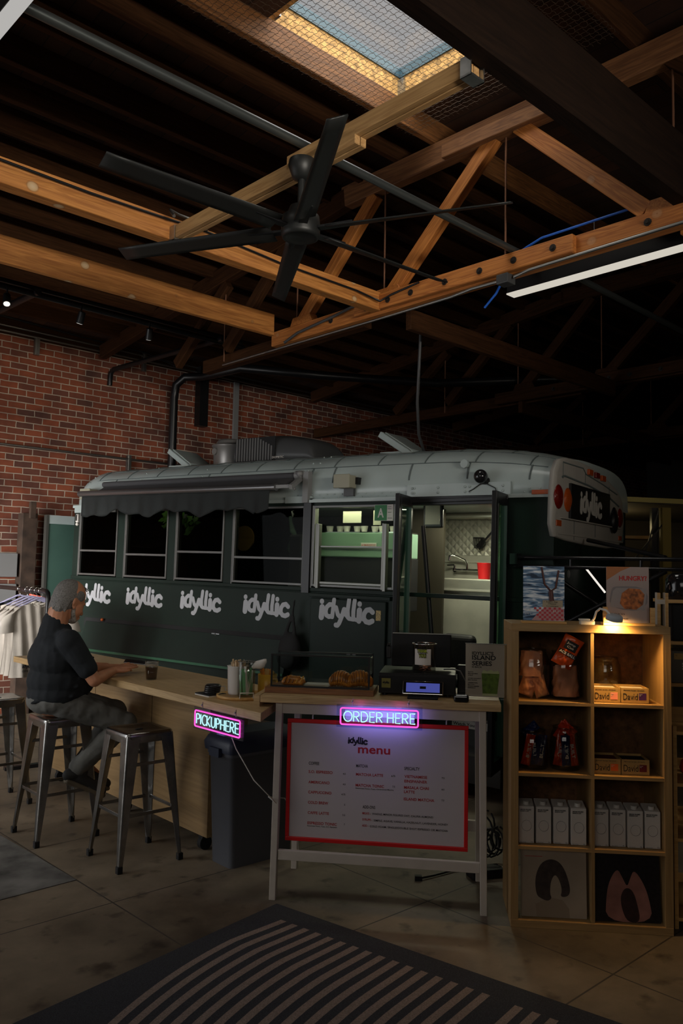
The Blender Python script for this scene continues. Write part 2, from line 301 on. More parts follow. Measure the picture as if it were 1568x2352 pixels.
# ------------------------------------------------------------------ mesh builder
class MB:
    def __init__(s): s.v = []; s.f = []; s.m = []; s.s = []
    def add(s, vs, fs, mi=0, smooth=False):
        o = len(s.v); s.v += [tuple(v) for v in vs]
        for f in fs: s.f.append([i+o for i in f]); s.m.append(mi); s.s.append(smooth)
        return s
    def box(s, x0, x1, y0, y1, z0, z1, mi=0):
        v = [(x, y, z) for z in (z0, z1) for y in (y0, y1) for x in (x0, x1)]
        return s.add(v, [(0, 2, 3, 1), (4, 5, 7, 6), (0, 1, 5, 4), (2, 6, 7, 3), (0, 4, 6, 2), (1, 3, 7, 5)], mi)
    def obox(s, c, size, rot=None, mi=0):
        Mx = rot or Matrix.Identity(3); hx, hy, hz = [q/2 for q in size]
        v = [Vector(c)+Mx @ Vector((x, y, z)) for z in (-hz, hz) for y in (-hy, hy) for x in (-hx, hx)]
        return s.add(v, [(0, 2, 3, 1), (4, 5, 7, 6), (0, 1, 5, 4), (2, 6, 7, 3), (0, 4, 6, 2), (1, 3, 7, 5)], mi)
    def bar(s, p0, p1, w, h, mi=0, up=Zv):
        """rectangular bar from p0 to p1, w sideways, h along up"""
        p0, p1 = Vector(p0), Vector(p1); d = p1-p0; x = d.normalized()
        y = Vector(up).cross(x)
        if y.length < 1e-5: y = Vector((0, 1, 0)).cross(x)
        y.normalize(); z = x.cross(y)
        return s.obox((p0+p1)/2, (d.length, w, h), Matrix((x, y, z)).transposed(), mi)
    def ring_loft(s, rings, mi=0, smooth=True, cap0=True, cap1=True):
        n = len(rings[0]); vs = [p for r in rings for p in r]; fs = []
        for k in range(len(rings)-1):
            for i in range(n):
                j = (i+1) % n; fs.append((k*n+i, k*n+j, (k+1)*n+j, (k+1)*n+i))
        s.add(vs, fs, mi, smooth)
        if cap0: s.add(rings[0], [tuple(range(n))[::-1]], mi)
        if cap1: s.add(rings[-1], [tuple(range(n))], mi)
        return s
    def cyl(s, p0, p1, r0, r1=None, n=16, mi=0, cap=True, smooth=True):
        r1 = r0 if r1 is None else r1; p0, p1 = Vector(p0), Vector(p1); d = (p1-p0).normalized()
        a = d.orthogonal().normalized(); b = d.cross(a)
        ring = lambda p, r: [p+(a*cos(2*pi*i/n)+b*sin(2*pi*i/n))*r for i in range(n)]
        return s.ring_loft([ring(p0, r0), ring(p1, r1)], mi, smooth, cap, cap)
    def tube(s, pts, r, n=8, mi=0, closed=False):
        pts = [Vector(p) for p in pts]; N = len(pts); rings = []; a = None
        for i, p in enumerate(pts):
            if closed: d = pts[(i+1) % N]-pts[i-1]
            else: d = pts[min(i+1, N-1)]-pts[max(i-1, 0)]
            d.normalize()
            a = d.orthogonal().normalized() if a is None else (a-d*a.dot(d)).normalized()
            b = d.cross(a); rr = r[i] if isinstance(r, (list, tuple)) else r
            rings.append([p+(a*cos(2*pi*k/n)+b*sin(2*pi*k/n))*rr for k in range(n)])
        if closed: rings.append(rings[0])
        return s.ring_loft(rings, mi, True, not closed, not closed)
    def lathe(s, prof, c=(0, 0, 0), n=32, mi=0, cap0=True, cap1=True):
        c = Vector(c)
        rings = [[c+Vector((r*cos(2*pi*i/n), r*sin(2*pi*i/n), z)) for i in range(n)] for r, z in prof]
        return s.ring_loft(rings, mi, True, cap0, cap1)
    def ball(s, c, r, nu=16, nv=10, mi=0, rot=None):
        r = (r, r, r) if not isinstance(r, (tuple, list)) else r; c = Vector(c); rot = rot or Matrix.Identity(3)
        rings = []
        for j in range(nv+1):
            t = pi*(j/nv); t = min(max(t, .02), pi-.02)
            rings.append([c+rot @ Vector((r[0]*sin(t)*cos(2*pi*i/nu), r[1]*sin(t)*sin(2*pi*i/nu), -r[2]*cos(t))) for i in range(nu)])
        return s.ring_loft(rings, mi)
    def prism(s, poly, t0, t1, plane='xz', mi=0):
        """polygon (a,b) extruded along the third axis"""
        def P(a, b, t): return (a, t, b) if plane == 'xz' else ((a, b, t) if plane == 'xy' else (t, a, b))
        n = len(poly); v = [P(a, b, t0) for a, b in poly]+[P(a, b, t1) for a, b in poly]
        fs = [tuple(range(n)), tuple(range(n, 2*n))[::-1]]+[(i, i+n, (i+1) % n+n, (i+1) % n) for i in range(n)]
        return s.add(v, fs, mi)
    def sheet(s, fn, nu, nv, mi=0, smooth=True):
        v = [fn(i/nu, j/nv) for j in range(nv+1) for i in range(nu+1)]; w = nu+1
        return s.add(v, [(j*w+i, j*w+i+1, (j+1)*w+i+1, (j+1)*w+i) for j in range(nv) for i in range(nu)], mi, smooth)
    def mesh(s, name, mats):
        me = bpy.data.meshes.new(name); me.from_pydata(s.v, [], s.f)
        for m in (mats if isinstance(mats, (list, tuple)) else [mats]): me.materials.append(m)
        for p, mi, sm in zip(me.polygons, s.m, s.s): p.material_index = mi; p.use_smooth = sm
        bm = bmesh.new(); bm.from_mesh(me); bmesh.ops.recalc_face_normals(bm, faces=bm.faces); bm.to_mesh(me); bm.free()
        return me
    def build(s, name, mats, parent=None, loc=(0, 0, 0), rot=(0, 0, 0), bevel=0.0, seg=2, thick=0.0):
        o = bpy.data.objects.new(name, s.mesh(name, mats)); COL.objects.link(o); o.location = loc; o.rotation_euler = rot
        if parent: o.parent = parent
        if thick:
            md = o.modifiers.new('thick', 'SOLIDIFY'); md.thickness = thick; md.offset = 0
        if bevel:
            md = o.modifiers.new('bevel', 'BEVEL'); md.width = bevel; md.segments = seg; md.limit_method = 'ANGLE'; md.angle_limit = rad(40)
        return o
def soft(poly, n=2):
    for _ in range(n):
        q = []
        for (a, b), (c, d) in zip(poly, poly[1:]+poly[:1]): q += [(a*.75+c*.25, b*.75+d*.25), (a*.25+c*.75, b*.25+d*.75)]
        poly = q
    return poly
def tag(o, label, cat, group=None, kind=None):
    o['label'] = label; o['category'] = cat
    if group: o['group'] = group
    if kind: o['kind'] = kind
    return o
def struct(o): o['kind'] = 'structure'; return o
def thing(name, label, cat, loc=(0, 0, 0), rotz=0.0, group=None):
    o = bpy.data.objects.new(name, None); COL.objects.link(o); o.location = loc; o.rotation_euler = (0, 0, rotz); o.empty_display_size = .1
    return tag(o, label, cat, group)
def dup(root, loc, rotz=None, label=None):
    def cp(o, par):
        c = o.copy(); COL.objects.link(c)
        if par is not None: c.parent = par
        for ch in kids[o.name]: cp(ch, c)
        return c
    kids = {}
    for o in bpy.data.objects: kids.setdefault(o.name, [])
    for o in list(bpy.data.objects):
        if o.parent: kids[o.parent.name].append(o)
    r = cp(root, None); r.location = loc
    if rotz is not None: r.rotation_euler = (0, 0, rotz)
    if label: r['label'] = label
    return r
def beam(name, p0, p1, w, h, m, parent=None, bevel=.004, twist=0.0):
    """timber whose own x axis runs along it (p0, p1 = centre line)"""
    p0, p1 = Vector(p0), Vector(p1); d = p1-p0; x = d.normalized(); y = Zv.cross(x)
    y = y.normalized() if y.length > 1e-4 else Vector((0, 1, 0)); z = x.cross(y)
    o = MB().box(-d.length/2, d.length/2, -w/2, w/2, -h/2, h/2).build(name, m, parent, bevel=bevel, seg=1)
    q = Matrix((x, y, z)).transposed().to_4x4(); q.translation = (p0+p1)/2
    o.matrix_basis = q
    return o
# ------------------------------------------------------------------ blobs: many soft pieces grown into one continuous skin
def _cap(mb, p0, p1, r0, r1, n=14):
    p0, p1 = Vector(p0), Vector(p1); d = (p1-p0); Ln = d.length; d = d.normalized() if Ln > 1e-6 else Zv.copy()
    a = d.orthogonal().normalized(); b = d.cross(a); rings = []
    for k in range(7):
        t = pi/2*(1-k/6); rings.append([p0-d*(r0*sin(t))+(a*cos(2*pi*i/n)+b*sin(2*pi*i/n))*max(r0*cos(t), 1e-4) for i in range(n)])
    for k in range(7):
        t = pi/2*(k/6); rings.append([p1+d*(r1*sin(t))+(a*cos(2*pi*i/n)+b*sin(2*pi*i/n))*max(r1*cos(t), 1e-4) for i in range(n)])
    mb.ring_loft(rings)
def blob(name, pieces, m, parent=None, voxel=.008, smooth=4, loc=(0, 0, 0), rot=(0, 0, 0), disp=None):
    mb = MB()
    for p in pieces:
        if p[0] == 'c': _cap(mb, *p[1:])
        elif p[0] == 'e': mb.ball(p[1], p[2], 20, 14, rot=p[3] if len(p) > 3 else None)
    tmp = bpy.data.objects.new('tmp', mb.mesh('tmp', m)); COL.objects.link(tmp)
    md = tmp.modifiers.new('r', 'REMESH'); md.mode = 'VOXEL'; md.voxel_size = voxel; md.use_smooth_shade = True
    if smooth:
        ms = tmp.modifiers.new('s', 'SMOOTH'); ms.iterations = smooth; ms.factor = .5
    if disp:
        tx = bpy.data.textures.new(name+'_n', 'CLOUDS'); tx.noise_scale = disp[1]; mdp = tmp.modifiers.new('d', 'DISPLACE'); mdp.texture = tx; mdp.strength = disp[0]; mdp.mid_level = .5
    dg = bpy.context.evaluated_depsgraph_get(); dg.update()
    me = bpy.data.meshes.new_from_object(tmp.evaluated_get(dg)); me.name = name
    bpy.data.objects.remove(tmp)
    if not me.materials: me.materials.append(m)
    for p in me.polygons: p.use_smooth = True
    o = bpy.data.objects.new(name, me); COL.objects.link(o); o.location = loc; o.rotation_euler = rot
    if parent: o.parent = parent
    return o
# ------------------------------------------------------------------ lettering and the shop's logo
def letters(name, items, m, parent, y=0.0, depth=.0008, loc=(0, 0, 0), rot=(0, 0, 0), fat=0.0):
    """items (text, x, z, cap height, width or None[, align]) laid in the xz plane, read from -y"""
    V = []; Fc = []
    for it in items:
        t, x, z, h, w = it[:5]; al = it[5] if len(it) > 5 else 'L'
        cu = bpy.data.curves.new('t', 'FONT'); cu.body = t; cu.size = h/.73; cu.extrude = depth/2; cu.resolution_u = 3; cu.offset = fat*h
        ob = bpy.data.objects.new('t', cu); COL.objects.link(ob)
        dg = bpy.context.evaluated_depsgraph_get(); dg.update()
        me = bpy.data.meshes.new_from_object(ob.evaluated_get(dg)); bpy.data.objects.remove(ob)
        if not len(me.vertices): continue
        xs = [v.co.x for v in me.vertices]; x0, x1 = min(xs), max(xs); k = (w/(x1-x0)) if w else 1.0
        off = 0 if al == 'L' else (-(x1-x0)*k if al == 'R' else -(x1-x0)*k/2)
        o = len(V)
        V += [(x+off+(v.co.x-x0)*k, y-depth/2-v.co.z, z+v.co.y) for v in me.vertices]
        Fc += [[i+o for i in p.vertices] for p in me.polygons]
        bpy.data.meshes.remove(me)
    me = bpy.data.meshes.new(name); me.from_pydata(V, [], Fc); me.materials.append(m)
    bm = bmesh.new(); bm.from_mesh(me); bmesh.ops.recalc_face_normals(bm, faces=bm.faces); bm.to_mesh(me); bm.free()
    ob = bpy.data.objects.new(name, me); COL.objects.link(ob); ob.location = loc; ob.rotation_euler = rot; ob.parent = parent
    return ob
def _lg(*p): return [((x-228)/750, (1860-y)/750) for x, y in p]
LOGO = [(_lg((270, 1708), (262, 1815)), 37), (_lg((265, 1640)), 30),
        (_lg((428, 1672), (372, 1670), (335, 1700), (322, 1745), (330, 1790), (365, 1806), (405, 1800)), 26), (_lg((433, 1616), (424, 1700), (414, 1805)), 26),
        (_lg((463, 1700), (490, 1775), (520, 1800)), 26), (_lg((572, 1715), (545, 1795), (512, 1870), (488, 1895), (466, 1893)), 27),
        (_lg((580, 1715), (598, 1770), (645, 1810)), 26), (_lg((638, 1605), (622, 1720), (628, 1800)), 26), (_lg((712, 1610), (698, 1730), (700, 1810)), 26),
        (_lg((640, 1812), (700, 1818)), 22), (_lg((700, 1812), (770, 1825)), 22),
        (_lg((779, 1645)), 30), (_lg((778, 1715), (775, 1825)), 34),
        (_lg((950, 1725), (915, 1698), (870, 1708), (842, 1745), (838, 1795), (865, 1830), (910, 1838), (950, 1820)), 28), (_lg((800, 1800), (845, 1815)), 20)]
def logo(name, x, z, w, m, parent, y=0.0, depth=.0015, loc=(0, 0, 0), rot=(0, 0, 0), sx=1.0):
    mb = MB(); k = 0
    for pts, r in LOGO:
        r = r/750*w; P = [(x+a*w*sx, z+b*w) for a, b in pts]
        for i, (a, b) in enumerate(P):
            mb.prism([(a+r*sx*cos(2*pi*t/18), b+r*sin(2*pi*t/18)) for t in range(18)], y-depth-k*3e-5, y); k += 1
            if i+1 < len(P):
                c, d = P[i+1]; L_ = sqrt((c-a)**2+(d-b)**2); nx, nz = -(d-b)/L_*r, (c-a)/L_*r
                mb.prism([(a+nx, b+nz), (c+nx, d+nz), (c-nx, d-nz), (a-nx, b-nz)], y-depth-k*3e-5, y); k += 1
    return mb.build(name, m, parent, loc, rot)
# ================================================================== SETTING
def rtmb(): return MB()
o = struct(MB().box(-6, 21, -8, 14, -.12, 0).build('floor', M['concrete'], rot=(0, 0, BYAW)))
mb = MB()
def slab(R0, R1, T0, T1): mb.box(R0, R1, T0, T1, 5.35, 5.41)
SKY = [(3.24, 4.5), (-.2, .9)]
slab(-6, -.2, -8, 4.6); slab(.9, 3.14, -8, 4.6); slab(4.5, 21, -8, 4.6)
for a, b in SKY: slab(a-(.1 if a > 1 else 0), b, -8, 3.1); slab(a-(.1 if a > 1 else 0), b, 4.19, 4.6)
mb.add([(-6, 4.6, 5.35), (21, 4.6, 5.35), (21, 14, 4.175), (-6, 14, 4.175), (-6, 4.6, 5.41), (21, 4.6, 5.41), (21, 14, 4.235), (-6, 14, 4.235)],
       [(0, 1, 2, 3), (4, 5, 6, 7), (0, 1, 5, 4), (2, 3, 7, 6), (0, 3, 7, 4), (1, 2, 6, 5)])
struct(mb.build('ceiling', M['deck'], rot=(0, 0, BYAW)))
WT = 9.8
struct(MB().box(-1.6, 21, 0, .3, 0, 4.5).build('wall_back', M['brick'], loc=RT(0, WT), rot=(0, 0, BYAW)))
struct(MB().box(-1.6, 21, .02, .12, 4.48, 4.85).build('trim_1', M['old_and_shaded'], loc=RT(0, WT), rot=(0, 0, BYAW), bevel=.005))
M['plaster'] = mat('dim_plaster', (.10, .095, .09), .9, noise=.1, nscale=1)
struct(MB().box(-1.8, -1.6, 2, 4.7, 0, 5.35).box(-1.8, -1.6, 9.3, 10, 0, 5.35).box(-1.8, -1.6, 4.7, 9.3, 3.7, 5.35).build('added_wall_left', M['plaster'], rot=(0, 0, BYAW)))  # unseen wall with a door opening, added around the left area light
struct(MB().box(-6, 21, -8.2, -8, 0, 5.4).box(-6.2, -6, -8, 2, 0, 5.4).box(-6, -1.8, 2, 2.2, 0, 5.4).build('added_wall_front', M['plaster'], rot=(0, 0, BYAW)))  # unseen walls added to shut out sky light from the front
struct(MB().box(20, 20.2, -8, 10, 0, 5.4).build('wall_right', M['plaster'], rot=(0, 0, BYAW)))

# ------------------------------------------------------------------ roof: purlins, skylight, netting, trusses
PT = [-1.4, -.6, .2, .9, 1.55, 2.44, 4.14, 4.54, 4.95, 5.36, 5.73, 6.09, 6.45, 6.82, 7.2, 7.6, 8.0, 8.4, 8.8, 9.2]
near = {2.44: 'dark purlin on the right edge of the skylight well', 4.14: 'purlin coloured as if lit, on the left edge of the skylight netting'}
for i, t in enumerate(PT):
    z = 5.26 if t < 4.6 else 5.26-(t-4.6)*.125
    p = beam('ceiling_joist', RT(-1.5, t, z), RT(20, t, z), .055, .2, M['lit_joist'] if t == 4.14 else M['old_and_shaded'])
    lb = near.get(t) or ('dark purlin over the dim right side of the roof' if t < 2.4 else 'dark wooden purlin carrying the plank ceiling above the bus')
    tag(p, lb, 'beam', 'purlins under the plank ceiling')
for (a, b) in SKY:
    sk = thing('skylight', 'square skylight with particle board well and blue rim over the fan' if a > 1 else 'second square skylight beyond the top left of the photo', 'skylight', RT((a+b)/2, 3.645, 5.35), BYAW)
    w, h = (b-a)/2, .545
    MB().box(-w-.04, w+.04, -h-.04, -h, .075, .22).box(-w-.04, w+.04, h, h+.04, .075, .22).box(-w-.04, -w, -h, h, .075, .22).box(w, w+.04, -h, h, .075, .22).build('curb', M['osb'], sk)
    M['rim'] = MATS.get('skylight_rim') or mat('skylight_rim', (.045, .10, .14), .4)
    MB().box(-w-.04, w+.04, -h-.04, -h+.012, .22, .30).box(-w-.04, w+.04, h-.012, h+.04, .22, .30).box(-w-.04, -w+.012, -h, h, .22, .30).box(w-.012, w+.04, -h, h, .22, .30).build('frame', M['rim'], sk)
    MB().box(-w, w, -h, h, .30, .306).build('pane', MATS.get('skylight_glass') or glass('skylight_glass', (.95, .97, .98), .05), sk)
    if a > 1:
        for cx, cy in ((-w+.01, h-.03), (w-.01, h-.03), (w-.01, -h+.03)): MB().box(cx-.012, cx+.012, cy-.03, cy+.03, .08, .2).build('corner_plate', M['steel'], sk)
# crimped wire netting stapled under the purlins
mb = MB(); Z0 = 5.135
R0, R1, T0, T1, P = 1.5, 4.62, 2.42, 4.16, .044
def crimp(a, ph): return .0035*sin(a/P*pi+ph)
k = 0; t = T0
while t <= T1+1e-6:
    n = int((R1-R0)/(P/2)); mb.tube([RT(R0+(R1-R0)*i/n, t+.007*(.55 if (i+k) % 2 else -.55), Z0+crimp(i*P/2, k*pi)) for i in range(n+1)], .0015, 4); k += 1; t += P
k = 0; r = R0
while r <= R1+1e-6:
    n = int((T1-T0)/(P/2)); mb.tube([RT(r+.004*(1 if (i+k) % 2 else -1), T0+(T1-T0)*i/n, Z0-crimp(i*P/2, k*pi)) for i in range(n+1)], .0015, 4); k += 1; r += P
tag(mb.build('wire_netting', mat('rusty_wire', (.10, .07, .05), .5, metal=.6)), 'crimped wire netting stapled below the skylight', 'wire netting')

def truss(R, z0, label):
    t = thing('roof_truss', label, 'truss', RT(R, 0, 0), BYAW, 'timber roof trusses')
    m = M['chord'] if R < 5 else M['old_and_shaded']  # farther trusses take the darker fir as painted-in dimness
    P_ = lambda T, z, x=.0: (x, T, z)
    beam('bottom_chord', P_(1.0, 3.955, .05), P_(6.15, 3.955, .05), .10, .14, m, t, .006)
    beam('bottom_chord', P_(5.0, 3.94, .17), P_(7.5 if R < 5 else 9.75, 3.94, .17), .10, .14, M['old_and_shaded'], t, .006)
    beam('bottom_chord', P_(-3.0, 3.94, .17), P_(2.2, 3.94, .17), .10, .14, m, t, .006)
    beam('splice_plank', P_(2.85, 3.955, -.03), P_(4.95, 3.975, -.03), .055, .13, m, t, .006)
    beam('top_chord', P_(-1.5, 5.06, .05), P_(5.2, 5.06, .05), .10, .19, M['old_and_shaded'] if R > 5 else M['chord_shaded'], t, .006)
    beam('top_chord', P_(5.15, 5.05, .05), P_(9.7, 4.50, .05), .10, .17, M['old_and_shaded'], t, .006)
    beam('splice_plank', P_(2.9, 5.0, -.03), P_(4.0, 5.02, -.03), .05, .11, M['old_and_shaded'] if R > 5 else M['chord_shaded'], t, .005)
    for a, b in (((3.56, 5.0), (4.60, 4.05)), ((3.34, 5.0), (2.37, 4.05)), ((4.80, 4.97), (5.74, 4.05)), ((1.2, 4.05), (2.2, 5.0)), ((5.95, 4.9), (6.95, 4.02)), ((6.95, 4.72), (7.9, 4.02))):
        beam('diagonal_brace', P_(a[0], a[1], .05), P_(b[0], b[1], .05), .08, .115, m if 2 < a[0] < 5 else M['old_and_shaded'], t, .004)
    for T in (1.0, 2.20, 3.465, 4.695, 5.83, 7.0): MB().cyl((.05, T, 3.9), (.05, T, 5.05), .0075, n=8).build('tie_rod', M['rod'], t)
    for T in (2.22, 4.62, 5.72): MB().prism([(T-.16, 4.02), (T+.16, 4.02), (T+.12, 4.10), (T-.12, 4.10)], .005, .095, 'yz').build('gusset_block', m, t, bevel=.004, seg=1)
    for T in (3.0, 3.32, 3.62, 3.95, 4.3, 4.55, 4.8, 2.35, 5.3): MB().cyl((-.075 if 2.85 < T < 4.95 else -.02, T, 3.96), (.1, T, 3.96), .014, n=8).cyl((-.062 if 2.85 < T < 4.95 else -.005, T, 3.96), (-.057 if 2.85 < T < 4.95 else 0, T, 3.96), .026, n=10).build('bolt', M['iron'], t)
    return t
M['chord_shaded'] = wood('chord_shade_fir', (.13, .05, .017), (.24, .105, .038), .7, grain=.5)  # chord fir with shade put into its colour, for the top chord
M['rod'] = mat('rusty_rod', (.20, .09, .05), .6, metal=.3); M['iron'] = mat('black_iron', (.03, .025, .022), .6, metal=.5)
truss(4.837, 3.9, 'nearest timber truss with bolted splice and diagonal braces behind the fan')
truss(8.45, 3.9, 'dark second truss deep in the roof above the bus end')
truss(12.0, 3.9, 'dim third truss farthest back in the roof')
tag(beam('ceiling_beam', RT(-1.4, 4.70, 3.975), RT(4.80, 4.70, 3.975), .10, .155, M['beam']), 'lit timber beam carrying the black cable, meeting the truss', 'beam')
tag(beam('ceiling_beam', RT(-1.4, 5.89, 3.995), RT(4.645, 5.89, 3.995), .055, .20, M['beam']), 'lit knotty plank beam with a square cut end, lowest on the left', 'beam')
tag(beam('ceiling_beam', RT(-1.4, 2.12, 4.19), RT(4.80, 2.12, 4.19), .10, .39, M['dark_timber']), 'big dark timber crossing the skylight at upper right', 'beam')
tag(beam('ceiling_beam', RT(4.98, 4.50, 3.83), RT(8.4, 4.50, 3.83), .06, .17, M['old_and_shaded']), 'dim timber beam running back from the truss to the second truss', 'beam')
tag(beam('ceiling_beam', RT(8.5, 5.8, 3.83), RT(12, 5.8, 3.83), .06, .17, M['old_and_shaded']), 'dim beam between the second and third truss', 'beam')
fj = thing('fan_joist', 'double pine joist on steel hangers carrying the ceiling fan', 'beam', RT(2.83, 0, 0), BYAW)
beam('joist', (-.022, 2.9, 3.94), (-.022, 4.64, 3.94), .038, .085, M['joist'], fj); beam('joist', (.022, 2.9, 3.94), (.022, 4.64, 3.94), .038, .085, M['joist'], fj)
beam('joist', (-.022, 2.18, 3.985), (-.022, 3.45, 3.985), .038, .085, M['joist'], fj); beam('joist', (.022, 2.18, 3.985), (.022, 3.45, 3.985), .038, .085, M['joist'], fj)
for T, z in ((4.62, 3.94), (2.19, 3.985)):
    MB().box(-.05, .05, T-.03, T+.03, z-.055, z-.045).box(-.05, -.044, T-.03, T+.03, z-.055, z+.04).box(.044, .05, T-.03, T+.03, z-.055, z+.04).build('joist_hanger', M['steel'], fj)
# black conduit, pipes and cables
tag(MB().tube([RT(1.22, 3.36, 4.085), RT(3, 3.37, 4.085), RT(4.95, 3.36, 4.06), RT(5.3, 3.31, 4.06), RT(12, 3.4, 4.06)], .026, 10).build('sprinkler_pipe', mat('pipe_dark_steel', (.10, .11, .11), .35, metal=.7)), 'long dark steel pipe running over the fan joist and truss', 'pipe')
tag(MB().tube([RT(-1.4, 4.63, 4.03), RT(1.6, 4.63, 4.02), RT(2.2, 4.63, 4.01), RT(2.73, 4.63, 4.02), RT(3.0, 4.63, 4.03), RT(3.7, 4.63, 3.99), RT(4.5, 4.63, 3.985), RT(4.74, 4.6, 3.95), RT(4.77, 4.5, 3.99), RT(4.765, 4.2, 4.015)], .0085, 8).build('power_cable', M['black']), 'black cable clipped along the lit ceiling beam', 'cable')
tag(MB().tube([RT(4.805, 6.9, 3.83), RT(4.80, 5.8, 3.83), RT(4.80, 4.6, 3.83), RT(4.80, 3.9, 3.835), RT(4.80, 3.7, 3.85), RT(4.8, 3.47, 3.845)], .011, 8).tube([RT(4.80, 3.33, 3.845), RT(4.80, 3.2, 3.865), RT(4.80, 1.0, 3.885)], .011, 8).build('electrical_conduit', M['conduit']), 'thin steel conduit clipped under the truss chord', 'conduit')
tag(MB().tube([RT(4.80, 5.9, 3.87), RT(4.79, 5.7, 3.92), RT(4.79, 5.2, 3.97), RT(4.79, 4.98, 4.0), RT(4.78, 4.88, 3.99), RT(4.78, 4.8, 3.93)], .013, 8).build('cable_loom', M['darkgrey']), 'thick grey cable lying along the cut end of the truss chord', 'cable')
tag(MB().box(-.05, .05, -.05, .05, -.03, .04).build('junction_box', M['darkgrey'], loc=RT(4.80, 3.40, 3.835), rot=(0, 0, BYAW), bevel=.006), 'small grey junction box under the truss by the right light', 'junction box')
tag(MB().tube([RT(4.95, 3.70, 3.74), RT(4.96, 3.6, 3.83), RT(4.97, 3.47, 4.03), RT(4.97, 3.41, 4.09), RT(4.97, 3.34, 4.115), RT(4.97, 3.21, 4.15), RT(4.97, 2.9, 4.15), RT(4.97, 2.5, 4.15), RT(4.97, 1.6, 4.14)], .009, 8).build('network_cable', M['blue']), 'bright blue cable looping over the truss', 'cable')
tag(MB().tube([(.672, 7.134, 3.85), (.665, 7.16, 3.6), (.66, 7.25, 3.25), (.70, 7.5, 3.0), (.79, 7.75, 2.84)], .014, 8).build('power_feed_cable', M['darkgrey']), 'grey feed cable dropping from the dim beam to the bus roof', 'cable')
tag(MB().tube([RT(2.72, 4.50, 3.99), RT(2.74, 4.58, 4.06), RT(2.85, 4.66, 4.09), RT(3.02, 4.66, 4.09), RT(3.05, 4.62, 4.03)], .011, 8).build('bent_conduit', M['conduit']), 'short bent steel conduit hopping over the joist end', 'conduit')
# ceiling fan
fan = thing('ceiling_fan', 'large black six-blade ceiling fan hung below the pine joist', 'ceiling fan', RT(2.76, 3.28, 3.53), BYAW)
MB().lathe([(.07, .40), (.075, .37), (.05, .30), (.022, .29)], n=24).build('canopy', M['fan'], fan)
MB().cyl((0, 0, .10), (0, 0, .32), .02, n=14).build('downrod', M['fan'], fan)
MB().lathe([(.03, .15), (.06, .14), (.075, .10), (.10, .085), (.105, .04), (.105, -.01), (.098, -.03), (.085, -.035), (.08, -.03), (.0, -.03)], n=36).build('motor_housing', M['fan'], fan)
for k in range(6):
    a = rad(60*k-3)
    bl = MB()
    bl.sheet(lambda u, v: ((.16+u*.96)*cos(a)-((v-.5)*(.112-.025*u))*sin(a), (.16+u*.96)*sin(a)+((v-.5)*(.112-.025*u))*cos(a), .012+(v-.5)*.034), 8, 4)
    b_ = bl.build('blade', M['fan'], fan, thick=.008)
    MB().bar((.09*cos(a), .09*sin(a), .012), (.30*cos(a), .30*sin(a), .018), .045, .012).build('blade_arm', M['black'], b_)
# linear lights
ll = thing('linear_light', 'black linear pendant light glowing under the truss at right', 'light', RT(5.12, 0, 3.9), BYAW)
MB().box(-.05, .05, 1.0, 3.58, -.045, .055).build('housing', M['black'], ll)
MB().box(-.05, .05, 1.0, 3.585, -.055, -.045).build('diffuser', M['tube'], ll)
for T in (2.85, 1.7): MB().cyl((-.052, T, .055), (-.052, T, .30), .003, n=6).build('hanger_wire', M['steel'], ll)
ll = thing('linear_light', 'bright linear light in the top left corner', 'light', RT(1.205, 0, 4.03), BYAW)
MB().box(-.035, .035, 2.5, 3.9, -.02, .06).build('housing', M['black'], ll)
MB().box(-.032, .032, 2.5, 3.9, -.03, -.02).build('diffuser', M['tube_left'], ll)
# track with spot lamps, brackets, wall conduits
tr = thing('lighting_track', 'black pipe track on brackets along the brick wall', 'track', RT(0, 7.26, 4.2), BYAW)
MB().cyl((-1.4, 0, .02), (5.4, .1, .02), .03, n=10).cyl((-1.4, .04, .09), (5.4, .14, .09), .022, n=10).build('pipe', M['black'], tr)
for R in (3.0, 5.05): MB().tube([(R, 0, .03), (R-.02, 2.4, .10), (R-.02, 2.48, .06), (R-.02, 2.5, -.1)], .032, 8).build('bracket', M['black'], tr)
for i, (R, a) in enumerate(((2.72, -.25), (3.42, .3), (4.15, .5))):
    sp = thing('spot_lamp', ['small black track spot with a lit lens, leftmost', 'small black track spot in the middle of the track', 'small black track spot nearest the black pipe'][i], 'spotlight', RT(R, 7.26, 4.2), BYAW, 'spot lamps on the track')
    MB().cyl((0, 0, -.0), (0, 0, -.08), .008, n=8).build('stem', M['black'], sp)
    d = Vector((.15*(i-1), -.45 if i == 0 else .4, -.8)).normalized(); c = Vector((0, 0, -.11))
    MB().cyl(c-d*.05, c+d*.06, .032, .036, n=16).build('lamp_body', M['black'], sp)
    MB().cyl(c+d*.06, c+d*.063, .028, n=16).build('lens', M['spotlens'], sp)
    light('spot_beam', 'SPOT', c+d*.07, 8, (1, .72, .45), aim=c+Vector((.1, 2.4, -.1+.08*i)), size=.02, spot=rad(75), blend=.5, parent=sp)
def wallc(T, z0, z1, Ra, Rb): return [RT(Ra, T, z0), RT(Rb, T, z1)]
tag(MB().tube(wallc(9.76, 3.17, 3.165, -1.5, 9), .014, 8).build('electrical_conduit', M['conduit']), 'steel conduit running low across the lit brick', 'conduit')
tag(MB().tube(wallc(9.76, 4.60, 4.58, -1.5, 12), .014, 8).tube(wallc(9.76, 4.53, 4.52, -1.5, 12), .014, 8).build('electrical_conduit', M['conduit']), 'pair of steel conduits near the top of the brick', 'conduit')
tag(MB().tube([RT(-1.5, 9.76, 4.72), RT(3.6, 9.76, 4.70), RT(4.6, 9.76, 4.66), RT(5.5, 9.7, 4.62), RT(5.9, 9.6, 4.5)], .012, 8).build('hanging_cable', M['black']), 'loose black cable sagging along the top of the brick', 'cable')
